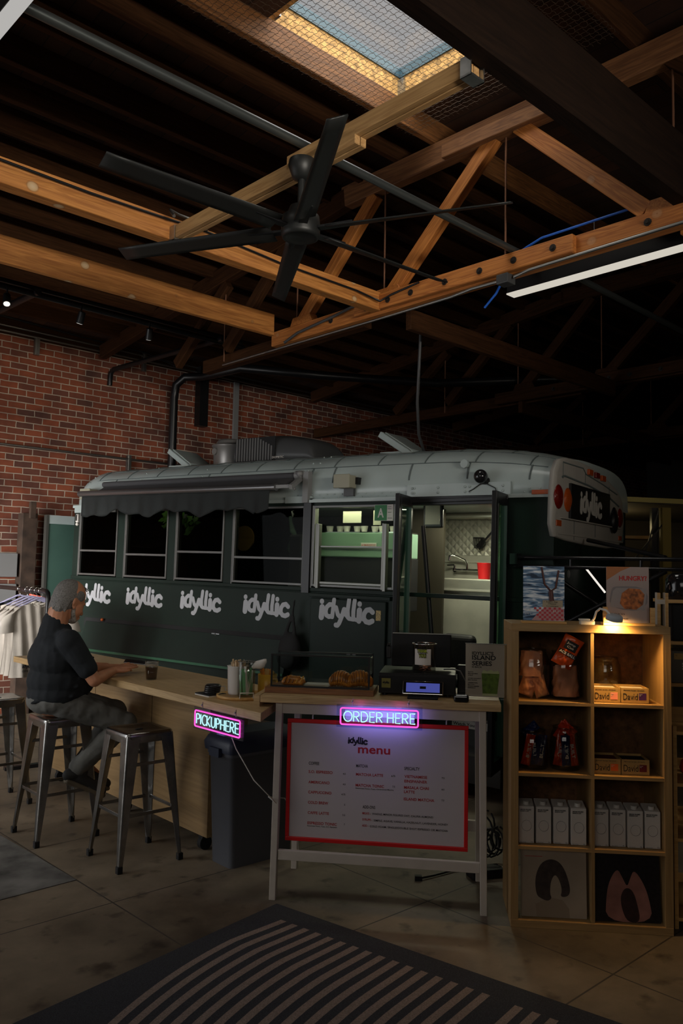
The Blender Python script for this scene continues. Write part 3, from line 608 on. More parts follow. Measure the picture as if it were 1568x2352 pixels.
for i, (R, z, h) in enumerate(((4.05, 4.42, .22), (5.52, 4.50, .24), (5.35, 3.12, .2))):
    tag(MB().box(-.03, .03, -.05, -.01, -h/2, h/2).box(-.012, .012, -.06, -.05, -h/2, h/2).build('strut_clamp', M['conduit'], loc=RT(R, 9.8, z), rot=(0, 0, BYAW)), ['short strut clamp under the conduit pair at left', 'short strut clamp under the conduit pair near the black pipe', 'short strut clamp holding the low conduit'][i], 'clamp', 'strut clamps on the brick')
dp = [RT(5.87, 9.55, 0), RT(5.87, 9.55, 4.05), RT(5.88, 9.52, 4.22), RT(5.94, 9.40, 4.32), RT(6.1, 9.2, 4.32), Vector((-1.3, 10.2, 4.28)), Vector((-.3, 10.4, 4.25)), Vector((1.2, 10.5, 4.2)), Vector((4.2, 10.0, 4.25))]
tag(MB().tube(dp, .055, 12).build('drain_pipe', M['black']), 'black pipe rising behind the bus and bending along the roof', 'pipe')
tag(MB().box(-.07, .07, -.14, -.01, 3.75, 4.6).build('steel_bracket', M['black'], loc=RT(6.43, 9.8, 0), rot=(0, 0, BYAW)), 'flat black upright bracket on the brick right of the pipe', 'bracket')
tag(MB().box(-.045, .045, -.04, -.01, 2.9, 4.5).build('strut_channel', M['grey'], loc=RT(7.06, 9.8, 0), rot=(0, 0, BYAW), bevel=.003), 'grey perforated steel channel on the brick above the roof unit', 'channel')
# rusted post, grey boxes and leaning green panel by the wall at left
tag(MB().box(-.09, .09, -.16, -.01, 0, 2.36).box(-.02, .05, -.2, -.15, 2.3, 2.5).build('wall_post', mat('rusted_post', (.05, .03, .02), .8, noise=.5, nscale=8), loc=RT(4.02, 9.8, 0), rot=(0, 0, BYAW), bevel=.006), 'dark rusted post against the brick left of the bus', 'post')
tag(MB().box(-.12, .1, -.14, -.01, -.14, .14).build('utility_box', M['grey'], loc=RT(3.80, 9.8, 1.74), rot=(0, 0, BYAW), bevel=.008), 'upper grey utility box on the brick beside the rusted post', 'box')
tag(MB().box(-.12, .1, -.14, -.01, -.135, .135).build('utility_box', M['grey'], loc=RT(3.80, 9.8, 1.385), rot=(0, 0, BYAW), bevel=.008), 'lower grey utility box on the brick beside the rusted post', 'box')
pn = thing('green_panel', 'tall dark green metal panel standing left of the bus', 'panel', RT(4.16, 9.45, 0), BYAW)
MB().box(0, 1.05, 0, .05, .15, 2.24).build('sheet', mat('panel_green', (.05, .105, .085), .45, noise=.15, nscale=2), pn, bevel=.004)
MB().box(0, 1.05, -.005, .055, 2.24, 2.34).build('top_strip', M['roofgrey'], pn)
MB().box(-.03, .0, -.01, .06, 0.1, 2.34).build('edge_trim', M['alu'], pn)
# ================================================================== THE BUS
bus = thing('food_bus', 'dark green coffee bus with pale grey roof and folding doors open', 'bus', (1.556, 6.043, 0))
bus.rotation_euler = (0, rad(.912), rad(-35.11))
def bl(x, y, z): return bus.matrix_basis @ Vector((x, y, z))
BW = 1.8; LX = -5.62
D0, D1 = -1.26, -.40                      # door opening
mb = MB()
mb.box(LX, D0, 0, .05, .32, 1.53)         # lower side
mb.box(D1, -.02, 0, .05, .32, 2.32)       # pillar right of the door
mb.box(LX, D0, .0, .05, 2.27, 2.32)
for a, b in ((LX, -5.50), (-4.867, -4.734), (-4.089, -3.962), (-3.312, -3.186), (-2.331, -2.234), (-1.38, D0)): mb.box(a, b, 0, .05, 1.53, 2.30)
mb.box(D0, D1, .03, .05, 2.26, 2.32)
mb.box(LX, LX+.05, .05, BW, .32, 2.32)    # far end
mb.box(LX, -.02, BW-.05, BW, .32, 2.32)   # back side
mb.box(-.07, -.02, .05, BW-.05, .5, 2.05)  # near end
mb.box(LX+.05, -.07, .05, BW-.05, .72, .76)  # floor
mb.box(LX, -.02, -.012, 0, 1.515, 1.55)   # belt rail
mb.box(LX+.1, D0, -.008, 0, 1.50, 1.512)
mb.build('body', M['green'], bus, bevel=.006)
# roof: rounded section lofted along the bus, dropping over both ends
def roofring(x, crown, inset, z0=2.31):
    h = crown-z0; r = []
    for i in range(29):
        a = pi*(1-i/28); c, s_ = cos(a), sin(a); n = 3.2
        u = math.copysign(abs(c)**(2/n), c); v = abs(s_)**(2/n)
        r.append((x, BW/2+u*(BW/2-inset), z0+v*h))
    return r
st = [(LX-.03, 2.56, .10), (LX+.01, 2.66, .04), (LX+.08, 2.74, .01), (LX+.2, 2.785, 0), (-4, 2.80, 0), (-2, 2.80, 0), (-1, 2.79, 0), (-.6, 2.765, 0), (-.3, 2.72, 0), (0, 2.645, 0)]
mb = MB(); mb.ring_loft([roofring(*s_) for s_ in st])
mb.box(LX-.02, -.0, -.015, .03, 2.305, 2.335)
mb.box(-2.26, D0-.1, -.05, 0, 2.30, 2.325)
mb.box(-1.27, -.36, -.02, 0, 2.33, 2.43)
mb.box(LX+.02, -4.9, -.02, 0, 2.25, 2.31)
mb.box(-2.55, -2.26, -.03, 0, 2.30, 2.36)
mb.build('roof', M['roofgrey'], bus)
mb = MB()
def crown(x):
    for (a, c, i), (b, d, j) in zip(st, st[1:]):
        if a <= x <= b: t = (x-a)/(b-a); return c+(d-c)*t
    return 2.8
def onroof(x, i, off=.002):
    r = roofring(x, crown(x), 0); p = Vector(r[i]); q = Vector((x, BW/2, 2.2)); return p+(p-q).normalized()*off
def rf(x, a, off=.002):
    i = int(a); t = a-i; return onroof(x, i, off)*(1-t)+onroof(x, min(i+1, 28), off)*t
for k in range(12):
    x = -5.3+k*.46
    if x > -.1: break
    mb.tube([rf(x, a) for a in (4.5, 5, 6, 7, 8)], .006, 6); mb.tube([rf(x-.22, a) for a in (8, 9, 10, 12, 14)], .006, 6)
for x in (-5.0, -3.6, -2.30, -2.05, -1.27, -.74, -.22): mb.tube([rf(x, a) for a in (1.6, 2, 3, 4, 4.5)], .007, 6)
for a in (4.5, 8): mb.tube([rf(-5.5+i*.3, a) for i in range(19)], .004, 6)
mb.build('roof_seams', M['seam'], bus)
mb = MB()
for k in range(66):
    x = -5.5+k*.082
    for z in (2.345, 2.372):
        if -1.3 < x < -.3 or (-5.2 < x < -2.5): continue
        mb.ball((x+(.04 if z > 2.36 else 0), -.004, z), (.006, .004, .006), 8, 5)
for x in (-5.45, -4.6, -3.7, -2.36, -2.28): 
    for a in (4, 6, 9): mb.ball(rf(x, a), .008, 8, 5)
for x in (-1.22, -1.2, -.98, -.74, -.7, -.42):
    for z in (2.36, 2.40): mb.ball((x, -.022, z), (.011, .008, .011), 8, 5)
mb.build('rivets', M['roofgrey'], bus)['kind'] = 'stuff'
# rounded rear cap with lamps and the name board
cap = [(-.02, 2.01), (-.075, 2.10), (-.065, 2.34), (-.035, 2.50), (.04, 2.588), (.16, 2.618), (.42, 2.632), (.8, 2.615), (1.2, 2.558), (1.5, 2.485), (1.64, 2.40), (1.69, 2.22), (1.64, 2.06), (1.52, 1.985), (1.2, 1.965), (.6, 1.975), (.2, 1.99)]
cy = .82
def shrink(x, k, dz=0): return [(x, cy+(y-cy)*k, 2.3+(z-2.3)*k+dz) for y, z in cap]
mb = MB(); mb.ring_loft([shrink(-.07, .90), shrink(-.05, .985), shrink(-.025, 1.0), shrink(-.012, 1.0), shrink(.0, .985), shrink(.004, .955)], smooth=True)
mb.box(.0, .012, .02, 1.62, 2.03, 2.045).box(.0, .03, .05, 1.5, 2.148, 2.158)
mb.build('rear_cap', M['capgrey'], bus, bevel=.003)
mb = MB(); mb.box(.0, .0055, .355, .365, 2.0, 2.15).box(.0, .0055, .86, .87, 2.0, 2.15).box(.0, .0055, .1, .11, 2.45, 2.58).box(.0, .0055, .60, .61, 2.45, 2.56).box(.0, .0055, 1.22, 1.23, 2.4, 2.5)
mb.tube([(.005, .08, 2.46), (.005, .14, 2.475), (.005, .7, 2.455), (.005, 1.2, 2.41), (.005, 1.5, 2.35)], .008, 6)
mb.tube([(.005, .1, 2.575), (.005, .55, 2.58), (.005, .62, 2.54), (.005, 1.05, 2.50), (.005, 1.45, 2.45)], .006, 6)
mb.build('cap_creases', M['seam'], bus)
nb = MB().box(0, .02, .235, 1.20, 2.155, 2.43).build('name_board', M['black'], bus, loc=(.002, 0, 0), bevel=.002)
logo('logo', -.28, -.075, .56, M['logo_warm'], nb, y=0, loc=(.021, .72, 2.275), rot=(0, 0, rad(90)), sx=.95)
def lens(name, y, z, ry, rz, m):
    MB().ball((0, 0, 0), (.022, ry, rz), 20, 12).build(name, m, bus, loc=(.004, y, z))
lens('tail_lamp', .02, 2.307, .085, .092, M['redlens']); lens('turn_lamp', .215, 2.30, .085, .092, M['amber'])
lens('turn_lamp', 1.37, 2.25, .075, .085, M['black_gloss']); lens('tail_lamp', 1.54, 2.25, .07, .085, M['redlens'])
for y, z in ((.70, 2.562), (.87, 2.556), (1.03, 2.548)): MB().box(0, .025, y-.05, y+.05, z-.024, z+.024).build('marker_lamp', M['redlens' if y > .8 and y < .9 else 'amber'], bus, bevel=.006)
MB().box(0, .012, -.03, .07, 2.09, 2.135).build('reflector', M['amber'], bus, bevel=.003); MB().box(0, .012, 1.50, 1.58, 2.05, 2.09).build('reflector', M['amber'], bus, bevel=.003)
MB().box(-.19, -.06, -.022, 0, 2.325, 2.36).build('side_marker', M['amber'], bus, bevel=.004); MB().box(-5.56, -5.45, -.02, .0, 2.455, 2.49).build('side_marker', M['redlens'], bus, bevel=.004)
# sash windows
def window(x0, x1, zr, z0=1.56, z1=2.275, halves=True):
    f = MB(); w = .018
    f.box(x0, x0+w, -.012, .045, z0, z1).box(x1-w, x1, -.012, .045, z0, z1).box(x0+w, x1-w, -.012, .045, z0, z0+.02).box(x0+w, x1-w, -.012, .045, z1-.02, z1)
    f.box(x0-.012, x0, -.014, .0, z0-.015, z1)
    if halves: f.box(x0+w, x1-w, -.010, .03, zr-.011, zr+.011)
    fo = f.build('window_frame', M['frame'], bus, bevel=.002, seg=1)
    MB().box(x0+w, x1-w, .012, .016, z0+.02, z1-.02).build('pane', M['glass_dark'] if halves else M['glass_smear'], fo)
    return fo
M['frame'] = mat('window_alu', (.15, .15, .145), .45, metal=.6)
for a, b, zr in ((-5.50, -4.867, 1.83), (-4.734, -4.089, 1.80), (-3.962, -3.312, 1.84), (-3.186, -2.331, 1.80)): window(a, b, zr)
w5 = window(-2.234, -1.38, 1.8, halves=False)
for x in (-2.17, -1.475): MB().box(x-.022, x-.004, -.03, .01, 1.555, 2.115).box(x-.004, x+.026, -.035, .005, 1.545, 2.11).build('hatch_track', M['alu'], bus, bevel=.003)
MB().box(-2.14, -1.50, -.02, .004, 1.585, 1.605).box(-2.14, -1.50, -.02, .004, 1.905, 1.92).build('hatch_sash', M['alu'], bus, bevel=.002)
sg = MB().box(-1.585, -1.40, -.016, -.012, 2.135, 2.272).build('health_grade_card', M['paper'], bus)
MB().box(-1.582, -1.462, -.018, -.016, 2.138, 2.269).build('green_field', M['signgreen'], sg)
letters('grade_letter', [('A', -1.552, 2.165, .078, .062)], M['paper'], sg, y=-.0185, fat=.035)
letters('small_print', [('Score  97', -1.452, 2.25, .006, None), ('Inspection', -1.452, 2.235, .006, None), ('valid until', -1.452, 2.205, .006, None), ('Public Health', -1.452, 2.155, .006, None)], M['ink'], sg, y=-.0165)
# logos down the side
for x, w in ((-5.50, .57), (-4.685, .56), (-3.872, .56), (-3.035, .565), (-2.125, .58)):
    logo('logo', x, 1.263, w, M['logo'], bus, y=-.001 if x < -2.5 else -.026)
# folding flap below the logos, black slot, serving-side panel
MB().box(-5.35, -2.42, -.004, .0, 1.0, 1.10).build('slot', M['black_matte'], bus)
MB().add([(-5.3, -.02, 1.06), (-2.45, -.02, 1.06), (-2.45, -.10, .76), (-5.3, -.10, .76), (-5.3, .0, 1.06), (-2.45, .0, 1.06), (-2.45, .0, .76), (-5.3, .0, .76)], [(0, 1, 2, 3), (0, 3, 7, 4), (1, 5, 6, 2), (3, 2, 6, 7), (0, 4, 5, 1)]).build('side_flap', M['green'], bus)
MB().box(-5.3, -2.45, -.106, -.096, .752, .775).build('flap_edge', M['greenlite'], bus)
MB().ball((-5.02, -.03, 1.09), .018).build('latch_lamp', M['amber'], bus); MB().cyl((-3.35, -.03, 1.05), (-3.35, 0, 1.07), .012).box(-3.40, -3.30, -.03, -.02, 1.055, 1.065).build('latch', M['steel'], bus)
MB().box(-2.225, -1.44, -.025, 0, .48, 1.46).build('hatch_door', M['green'], bus, bevel=.008)
MB().box(-2.24, -1.40, -.032, 0, 1.47, 1.50).build('hatch_ledge', M['greenlite2'] if 'greenlite2' in M else M['green'], bus, bevel=.003)
stk = MB().box(-1.535, -1.485, -.028, -.026, 1.30, 1.385).build('gold_sticker', mat('sticker_gold', (.38, .25, .05), .4, noise=.6, nscale=80), bus, bevel=.004)
# awning
aw = MB()
aw.sheet(lambda u, v: (-5.08+u*2.68+(.08 if u < .01 else 0)*v, -.01-.25*v, 2.545-.11*v-.012*sin(pi*v)), 10, 6)
ao = aw.build('awning_cloth', M['canvas'], bus, thick=.004)
MB().cyl((-5.2, -.27, 2.43), (-2.5, -.27, 2.425), .03, n=16).cyl((-2.5, -.27, 2.425), (-2.46, -.27, 2.425), .034, n=16).build('front_bar', mat('awning_bar', (.22, .22, .225), .3, metal=.8), ao)
va = MB()
va.sheet(lambda u, v: (-5.16+u*2.62, -.265+.016*sin(u*43)*v+.01*sin(u*97)*v, 2.41-v*(.20+.03*sin(u*21)+.02*sin(u*47+1))+ (.03*v if u > .93 else 0)), 90, 8)
va.build('valance', M['canvas_dark'], ao, thick=.003)
MB().cyl((-5.1, -.03, 2.55), (-2.38, -.03, 2.55), .03, n=14).build('roller', M['canvas'], ao)
br = MB(); br.cyl((-2.42, -.04, 2.55), (-2.34, -.04, 2.55), .042, n=16).box(-2.33, -2.27, -.06, 0, 2.30, 2.58).bar((-2.36, -.05, 2.52), (-2.30, -.27, 2.42), .03, .04).bar((-2.46, -.27, 2.425), (-2.28, -.24, 2.43), .03, .03).ball((-2.36, -.07, 2.56), .03).tube([(-2.36, -.12, 2.5), (-2.38, -.14, 2.45), (-2.36, -.13, 2.41)], .014)
br.build('awning_arm', M['grey'], ao)
MB().box(-2.33, -2.25, -.03, .0, 1.5, 2.34).build('awning_post', M['black'], ao)
# floodlights, cameras, doorbell
for i, (x, z) in enumerate(((-1.85, 2.47), (-5.28, 2.445))):
    fl = MB().box(-.075, .075, -.13, -.01, -.055, .055).box(-.085, .085, -.135, -.12, -.06, .06).build('flood_lamp', M['floodhousing'], bus, loc=(x, -.01, z), bevel=.012)
    MB().box(-.04, .04, -.03, .06, -.03, .03).build('lamp_back', M['black'], fl, loc=(.06, 0, .01))
    MB().box(-.05, .05, -.02, .02, -.12, -.05).build('lamp_bracket', M['darkgrey'], fl)
cm = MB().ball((-.585, -.07, 2.47), .055, 20, 14).build('dome_camera', M['black_gloss'], bus)
MB().cyl((-.585, -.05, 2.44), (-.56, 0, 2.44), .03).tube([(-.60, -.03, 2.42), (-.66, -.03, 2.38), (-.70, -.03, 2.36)], .004).tube([(-.56, -.03, 2.42), (-.48, -.03, 2.38), (-.46, -.03, 2.33)], .004).build('camera_mount', M['black'], cm)
MB().cyl((-.76, -.012, 2.585), (-.76, 0.02, 2.585), .035, n=8).build('roof_plug', M['roofgrey'], bus)
db = MB().box(-5.565, -5.525, -.03, 0, 2.14, 2.235).build('doorbell_camera', M['white'], bus, bevel=.008); MB().box(-5.555, -5.535, -.032, -.03, 2.16, 2.225).build('face', M['black'], db); MB().ball((-5.53, -.03, 2.12), .018).build('mount_ball', M['white'], db)
# roof units
MB().lathe([(.19, 0), (.195, .22), (.215, .235), (.215, .25), (.17, .255), (.165, .285), (.14, .315), (.0, .325)], n=36).cyl((-.06, -.21, .17), (-.06, -.16, .17), .035, n=16).build('roof_vent', M['grey_metal'] if 'grey_metal' in M else mat('vent_metal', (.26, .25, .24), .35, metal=.5), bus, loc=(-4.06, .85, 2.785))
ac = MB(); n = 22
def acring(u):
    x = -3.70+1.03*u; top = .31*(1-.35*max(0, (u-.35)/.65)**2) if u < .82 else .31*(1-.35*((.82-.35)/.65)**2)*sqrt(max(0, 1-((u-.82)/.18)**2))*.98+.003
    w = .34*(1-.12*u**3)
    return [(x, .85+w*math.copysign(abs(cos(a))**.6, cos(a)), 2.775+top*abs(sin(a))**.55) for a in [pi*i/n for i in range(n+1)]]
ac.ring_loft([acring(i/24) for i in range(25)])
aco = ac.build('roof_air_conditioner', M['darkgrey'], bus)
g = MB()
for k in range(14):
    x = -3.66+k*.036; h = .235-max(0, k-8)*.018
    g.box(x, x+.017, .495, .512, 2.80, 2.80+h)
g.build('grille', mat('grille_grey', (.12, .12, .12), .5), aco); MB().box(-3.67, -3.14, .50, .516, 2.80, 3.04).build('grille_back', M['black_matte'], aco)
letters('maker_name', [('DOMETIC', -3.16, 2.81, .022, .15)], M['paper'], aco, y=.488)
for i, x in enumerate((-4.72, -1.84)):
    h = MB().box(-.20, .20, -.22, .22, -.03, .03).box(-.17, .17, -.19, .19, .03, .045).build('roof_hatch', M['roofgrey'], bus, loc=(x, .9, 2.905), rot=(0, rad(32), 0), bevel=.014)
    MB().box(-.18, .18, -.2, .2, -.10, .0).build('hatch_base', M['roofgrey'], h, loc=(.05, 0, -.05), rot=(0, rad(-32), 0))
# folding doors
def leaf(x, z0, z1, outx, name):
    a = Vector((x, 0, 0)); b = Vector((outx, -.34, 0)); L_ = (b-a).length; ang = math.atan2(b.y-a.y, b.x-a.x)
    f = MB(); t = .018
    f.box(0, .05, -t, t, z0, z1).box(L_-.05, L_, -t, t, z0, z1)
    for q0, q1 in ((z0, z0+.09), (1.06, 1.20), (z1-.09, z1)): f.box(.05, L_-.05, -t, t, q0, q1)
    f.box(.05, .06, -t-.004, t+.004, z0+.09, z1-.09).box(L_-.06, L_-.05, -t-.004, t+.004, z0+.09, z1-.09)
    fo = f.build('door_leaf', M['black'], bus, loc=a, rot=(0, 0, ang), bevel=.004)
    MB().box(.06, L_-.06, -.003, .003, z0+.09, 1.06).build('door_glass', M['glass_green'], fo); MB().box(.06, L_-.06, -.003, .003, 1.20, z1-.09).build('door_glass', M['glass_green'], fo)
    MB().box(.052, .062, -t-.006, t+.006, z0+.09, 1.06).box(.052, .062, -t-.006, t+.006, 1.2, z1-.09).build('glass_seal', mat('seal_teal', (.07, .11, .10), .4) if 'seal_teal' not in MATS else MATS['seal_teal'], fo)
leaf(D0+.02, .30, 2.33, -1.165, 'left'); leaf(D1-.0, .28, 2.33, -.345, 'right')
MB().box(D0, D1, -.02, .03, 2.26, 2.33).bar((D0, -.03, 2.29), (-.36, -.06, 2.30), .02, .03).build('door_header', M['black'], bus, bevel=.004)
# steps
for k, (z, y0) in enumerate(((.33, .03), (.55, .28))):
    s_ = MB().box(D0+.02, D1-.02, y0, y0+.30, z-.03, z).box(D0+.02, D1-.02, y0, y0+.02, z-.22, z-.03).build('step', M['darkgrey'], bus)
    MB().box(D0+.02, D1-.02, y0-.006, y0+.035, z-.012, z+.006).build('step_nosing', M['alu'], s_)
# bus inside: lamps, partition, kitchen wall
for x, y, e in ((-1.15, .75, 11), (-2.0, .22, 2.8), (-3.0, .3, .9), (-4.4, .3, .5)):
    light('bus_ceiling_lamp', 'AREA', (x, y, 2.28), e, (1.0, .98, .72), aim=(x, y+.12, 0), size=.5, size_y=.25, parent=bus)
pt = MB().box(-2.0, -1.462, 1.0, 1.03, .76, 2.33).build('partition', mat('bulkhead', (.035, .03, .02), .6), bus)
MB().box(-2.1, -.30, 1.735, 1.745, .76, 2.33).build('inner_wall', M['stainless'], bus)
q = MB(); sx = .082
for i in range(15):
    for j in range(9):
        cx = -2.2+i*sx+(sx/2 if j % 2 else 0); cz = 1.90+j*sx/2
        if cz > 2.23: continue
        q.add([(cx-sx/2, 1.735, cz), (cx, 1.735, cz-sx/2), (cx+sx/2, 1.735, cz), (cx, 1.735, cz+sx/2), (cx, 1.722, cz)], [(0, 1, 4), (1, 2, 4), (2, 3, 4), (3, 0, 4)])
q.build('quilted_splashback', M['stainless'], bus)
MB().box(-2.3, -.5, 1.45, 1.735, 2.26, 2.285).build('overhead_shelf', M['stainless'], bus, bevel=.004); MB().box(-2.3, -.5, 1.6, 1.735, 2.285, 2.33).build('cupboard', M['cream'], bus)
sk = thing('hand_sink', 'stainless hand sink on a cabinet seen through the bus door', 'sink', bl(-1.55, 1.45, .76)); sk.rotation_euler = bus.rotation_euler
MB().box(-.5, .55, -.25, .28, .80, .90).box(-.5, .55, -.25, -.22, .78, .905).build('basin', M['stainless'], sk, bevel=.01)
MB().box(-.5, .55, .25, .275, .90, 1.13).box(-.5, .55, .235, .25, 1.06, 1.075).build('splash_plate', M['stainless'], sk, bevel=.004)
cb_ = MB().box(-.5, .55, -.22, .28, .0, .80).box(-.5, .55, -.235, -.22, .26, .29).build('cabinet', M['stainless'], sk, bevel=.003)
MB().box(-.45, .28, -.228, -.22, .03, .25).build('cabinet_door', M['stainless'], cb_, bevel=.003); MB().tube([(.22, -.23, .07), (.22, -.25, .08), (.22, -.25, .18), (.22, -.23, .19)], .005).build('door_handle', M['chrome'], cb_)
fa = MB().cyl((-.13, .2, .985), (.17, .2, .985), .014).cyl((-.12, .25, .985), (-.12, .19, .985), .022).cyl((.16, .25, .985), (.16, .19, .985), .022).build('faucet', M['chrome'], sk)
MB().tube([(.02, .19, .985), (.02, .185, 1.05), (0, .17, 1.085), (-.06, .12, 1.12), (-.1, .09, 1.13), (-.118, .075, 1.12), (-.12, .073, 1.075)], .012, 10).build('spout', M['chrome'], fa)
for x, s_ in ((-.12, -1), (.16, 1)): MB().cyl((x, .19, .985), (x, .19, 1.03), .012).bar((x, .185, 1.035), (x+s_*.07, .16, 1.03), .018, .012).build('tap_handle', M['chrome'], fa)
cd = thing('wire_basket', 'small black wire basket hung on the quilted splashback', 'basket', bl(-1.42, 1.66, 2.02)); cd.rotation_euler = bus.rotation_euler
b_ = MB()
for k in range(16): a = 2*pi*k/16; b_.cyl((.055*cos(a), .05*sin(a), .05), (.042*cos(a), .04*sin(a), -.05), .003, n=6)
b_.tube([(.055*cos(2*pi*k/24), .05*sin(2*pi*k/24), .05) for k in range(24)], .006, closed=True).tube([(.043*cos(2*pi*k/24), .041*sin(2*pi*k/24), -.05) for k in range(24)], .004, closed=True)
b_.build('wires', M['black'], cd)
tag(MB().bar((-.05, 0, -.05), (.08, 0, .09), .012, .02).bar((-.10, 0, -.10), (-.03, 0, -.02), .012, .06).build('spatula', M['black'], loc=bl(-1.33, 1.66, 2.07), rot=bus.rotation_euler, bevel=.003), 'black spatula hanging beside the wire basket', 'spatula')
tag(MB().lathe([(.055, 0), (.07, .15), (.074, .155), (.064, .15), (.05, .01)], n=24).build('bucket', M['redplastic'], loc=bl(-1.24, 1.42, 1.665), rot=bus.rotation_euler), 'small red plastic bucket on the sink edge inside the bus', 'bucket')
tag(MB().lathe([(.05, 0), (.05, .16), (.035, .18), (.035, .2), (0, .2)], n=20).build('canister', M['grey'], loc=bl(-1.21, 1.18, .76), rot=bus.rotation_euler), 'grey canister standing beside the sink cabinet', 'canister')
es = thing('espresso_machine', 'mint green espresso machine behind the serving hatch', 'espresso machine', bl(-2.05, .45, .95)); es.rotation_euler = bus.rotation_euler
MB().box(-.5, .43, 0, .35, .88, 1.11).build('back_panel', M['mint'], es, bevel=.01); MB().box(-.5, .43, .02, .36, .4, .88).build('body', M['black_matte'], es, bevel=.006)
MB().box(-.5, .43, -.01, .0, .955, .965).build('trim_strip', M['alu'], es)
np_ = MB().box(.03, .20, -.008, 0, .975, 1.015).build('name_plate', M['ceramic'], es, bevel=.002); letters('maker_name', [('LA MARZOCCO', .038, .987, .017, .154)], M['redtext'], np_, y=-.0085, fat=.02)
cups = MB()
for k in range(9): cups.lathe([(.025, 0), (.036, .06), (.032, .058), (.02, .005)], (-.44+k*.1, .15+.03*(k % 2), 1.11), 16)
MB().box(-.5, .43, .02, .34, 1.11, 1.118).build('cup_tray', M['chrome'], es)
for k in range(9): tag(MB().lathe([(.025, 0), (.036, .06), (.032, .058), (.02, .005)], n=16).build('cup', M['ceramic'], loc=es.matrix_basis @ Vector((-.44+k*.1, .15+.03*(k % 2), 1.118))), 'small cup on top of the mint espresso machine', 'cup', 'cups on the espresso machine')
MB().box(-2.6, -1.3, .28, 1.0, .76, .95).build('inner_counter', M['stainless'], bus)
gr = thing('coffee_grinder', 'black coffee grinder with a dark hopper left of the espresso machine', 'grinder', bl(-2.62, .33, .95)); gr.rotation_euler = bus.rotation_euler
MB().lathe([(.05, 1.08), (.10, 1.2), (.11, 1.30), (.09, 1.31), (0, 1.31)], n=24).build('hopper', M['black_gloss'], gr); MB().box(-.08, .08, -.1, .1, 0, 1.08).build('body', M['grey'], gr, bevel=.02)
for i, (x0, x1, z0, z1, lb) in enumerate(((-2.13, -1.93, 2.14, 2.245, 'cream notice sheet hanging behind the serving window'), (-1.80, -1.72, 2.12, 2.25, 'narrow pale notice beside the green grade card'))):
    tag(MB().box(x0, x1, 0, .003, z0, z1).build('notice_sheet', M['cream'], loc=bl(0, .30, 0), rot=bus.rotation_euler), lb, 'notice')
pl = thing('hanging_plant', 'leafy green plant inside the second bus window', 'plant', bl(-4.35, .35, 2.2)); pl.rotation_euler = bus.rotation_euler
rr = random.Random(3); lv = MB()
for k in range(46):
    c = Vector((rr.uniform(-.28, .28), rr.uniform(-.06, .1), rr.uniform(-.16, .08))); a = rr.uniform(0, 6.3); d = Vector((cos(a), .3, sin(a)))*.05; e = Vector((-sin(a), 0.1, cos(a)))*.026
    lv.add([c-d, c+e, c+d, c-e], [(0, 1, 2, 3)])
lv.build('leaves', mat('leaf_green', (.16, .34, .06), .5), pl)
MB().lathe([(.06, -.12), (.09, 0), (.08, 0), (.055, -.11)], n=20).build('pot', M['grey'], pl, loc=(0, .05, .05))
tag(MB().box(-.09, .0, 0, .02, -.14, .12).cyl((.14, .01, -.02), (.14, .03, -.02), .13, n=28).build('wooden_board', M['bamboo'], loc=bl(-3.66, .5, 2.02), rot=bus.rotation_euler), 'round and square wooden boards seen through the third bus window', 'board')
tag(MB().tube([(0, 0, .25), (.02, 0, .1), (.12, 0, .03), (.2, 0, .12), (.3, 0, .28)], .035).tube([(.0, 0, .0), (-.02, 0, -.08), (.04, 0, -.16)], .02).build('machine_arm', M['mint'], loc=bl(-2.98, .62, 1.98), rot=bus.rotation_euler), 'pale green machine arm seen through the fourth bus window', 'machine')
# driver's seat and what hangs at the door
st_ = thing('bus_seat', 'black seat back just inside the bus door', 'seat', bl(-1.15, .75, .76)); st_.rotation_euler = bus.rotation_euler
MB().box(-.16, .16, -.05, .05, .05, .42).build('backrest', M['chairblack'], st_, bevel=.05, seg=4); MB().box(-.16, .16, -.3, -.05, .0, .08).build('seat', M['chairblack'], st_, bevel=.03, seg=3)
MB().tube([(-1.19, .12, 2.1), (-1.13, .12, 1.6), (-1.06, .12, 1.0), (-1.02, .12, .8)], .02, 10).build('grab_rail', M['black'], bus)
mr = MB().box(-.10, .10, -.01, .02, -.13, .13).build('mirror', M['black'], bus, loc=(-1.36, .6, 2.24), bevel=.03, seg=3); MB().box(-.075, .075, -.014, -.0105, -.1, .1).build('mirror_glass', M['cream'], mr, bevel=.02)
bk = blob('backpack', [('e', (0, 0, 0), (.12, .07, .17)), ('e', (0, -.05, -.06), (.10, .04, .09)), ('c', (-.05, 0, .15), (0, .02, .32), .018, .012), ('c', (.05, 0, .15), (.01, .02, .32), .018, .012), ('c', (0, .02, .3), (.02, .02, .45), .012, .01)], M['black_matte'], None, .012, 3, loc=bl(-2.38, -.10, .98), rot=bus.rotation_euler)
tag(bk, 'black backpack hanging on the bus side between the logo panels', 'backpack')
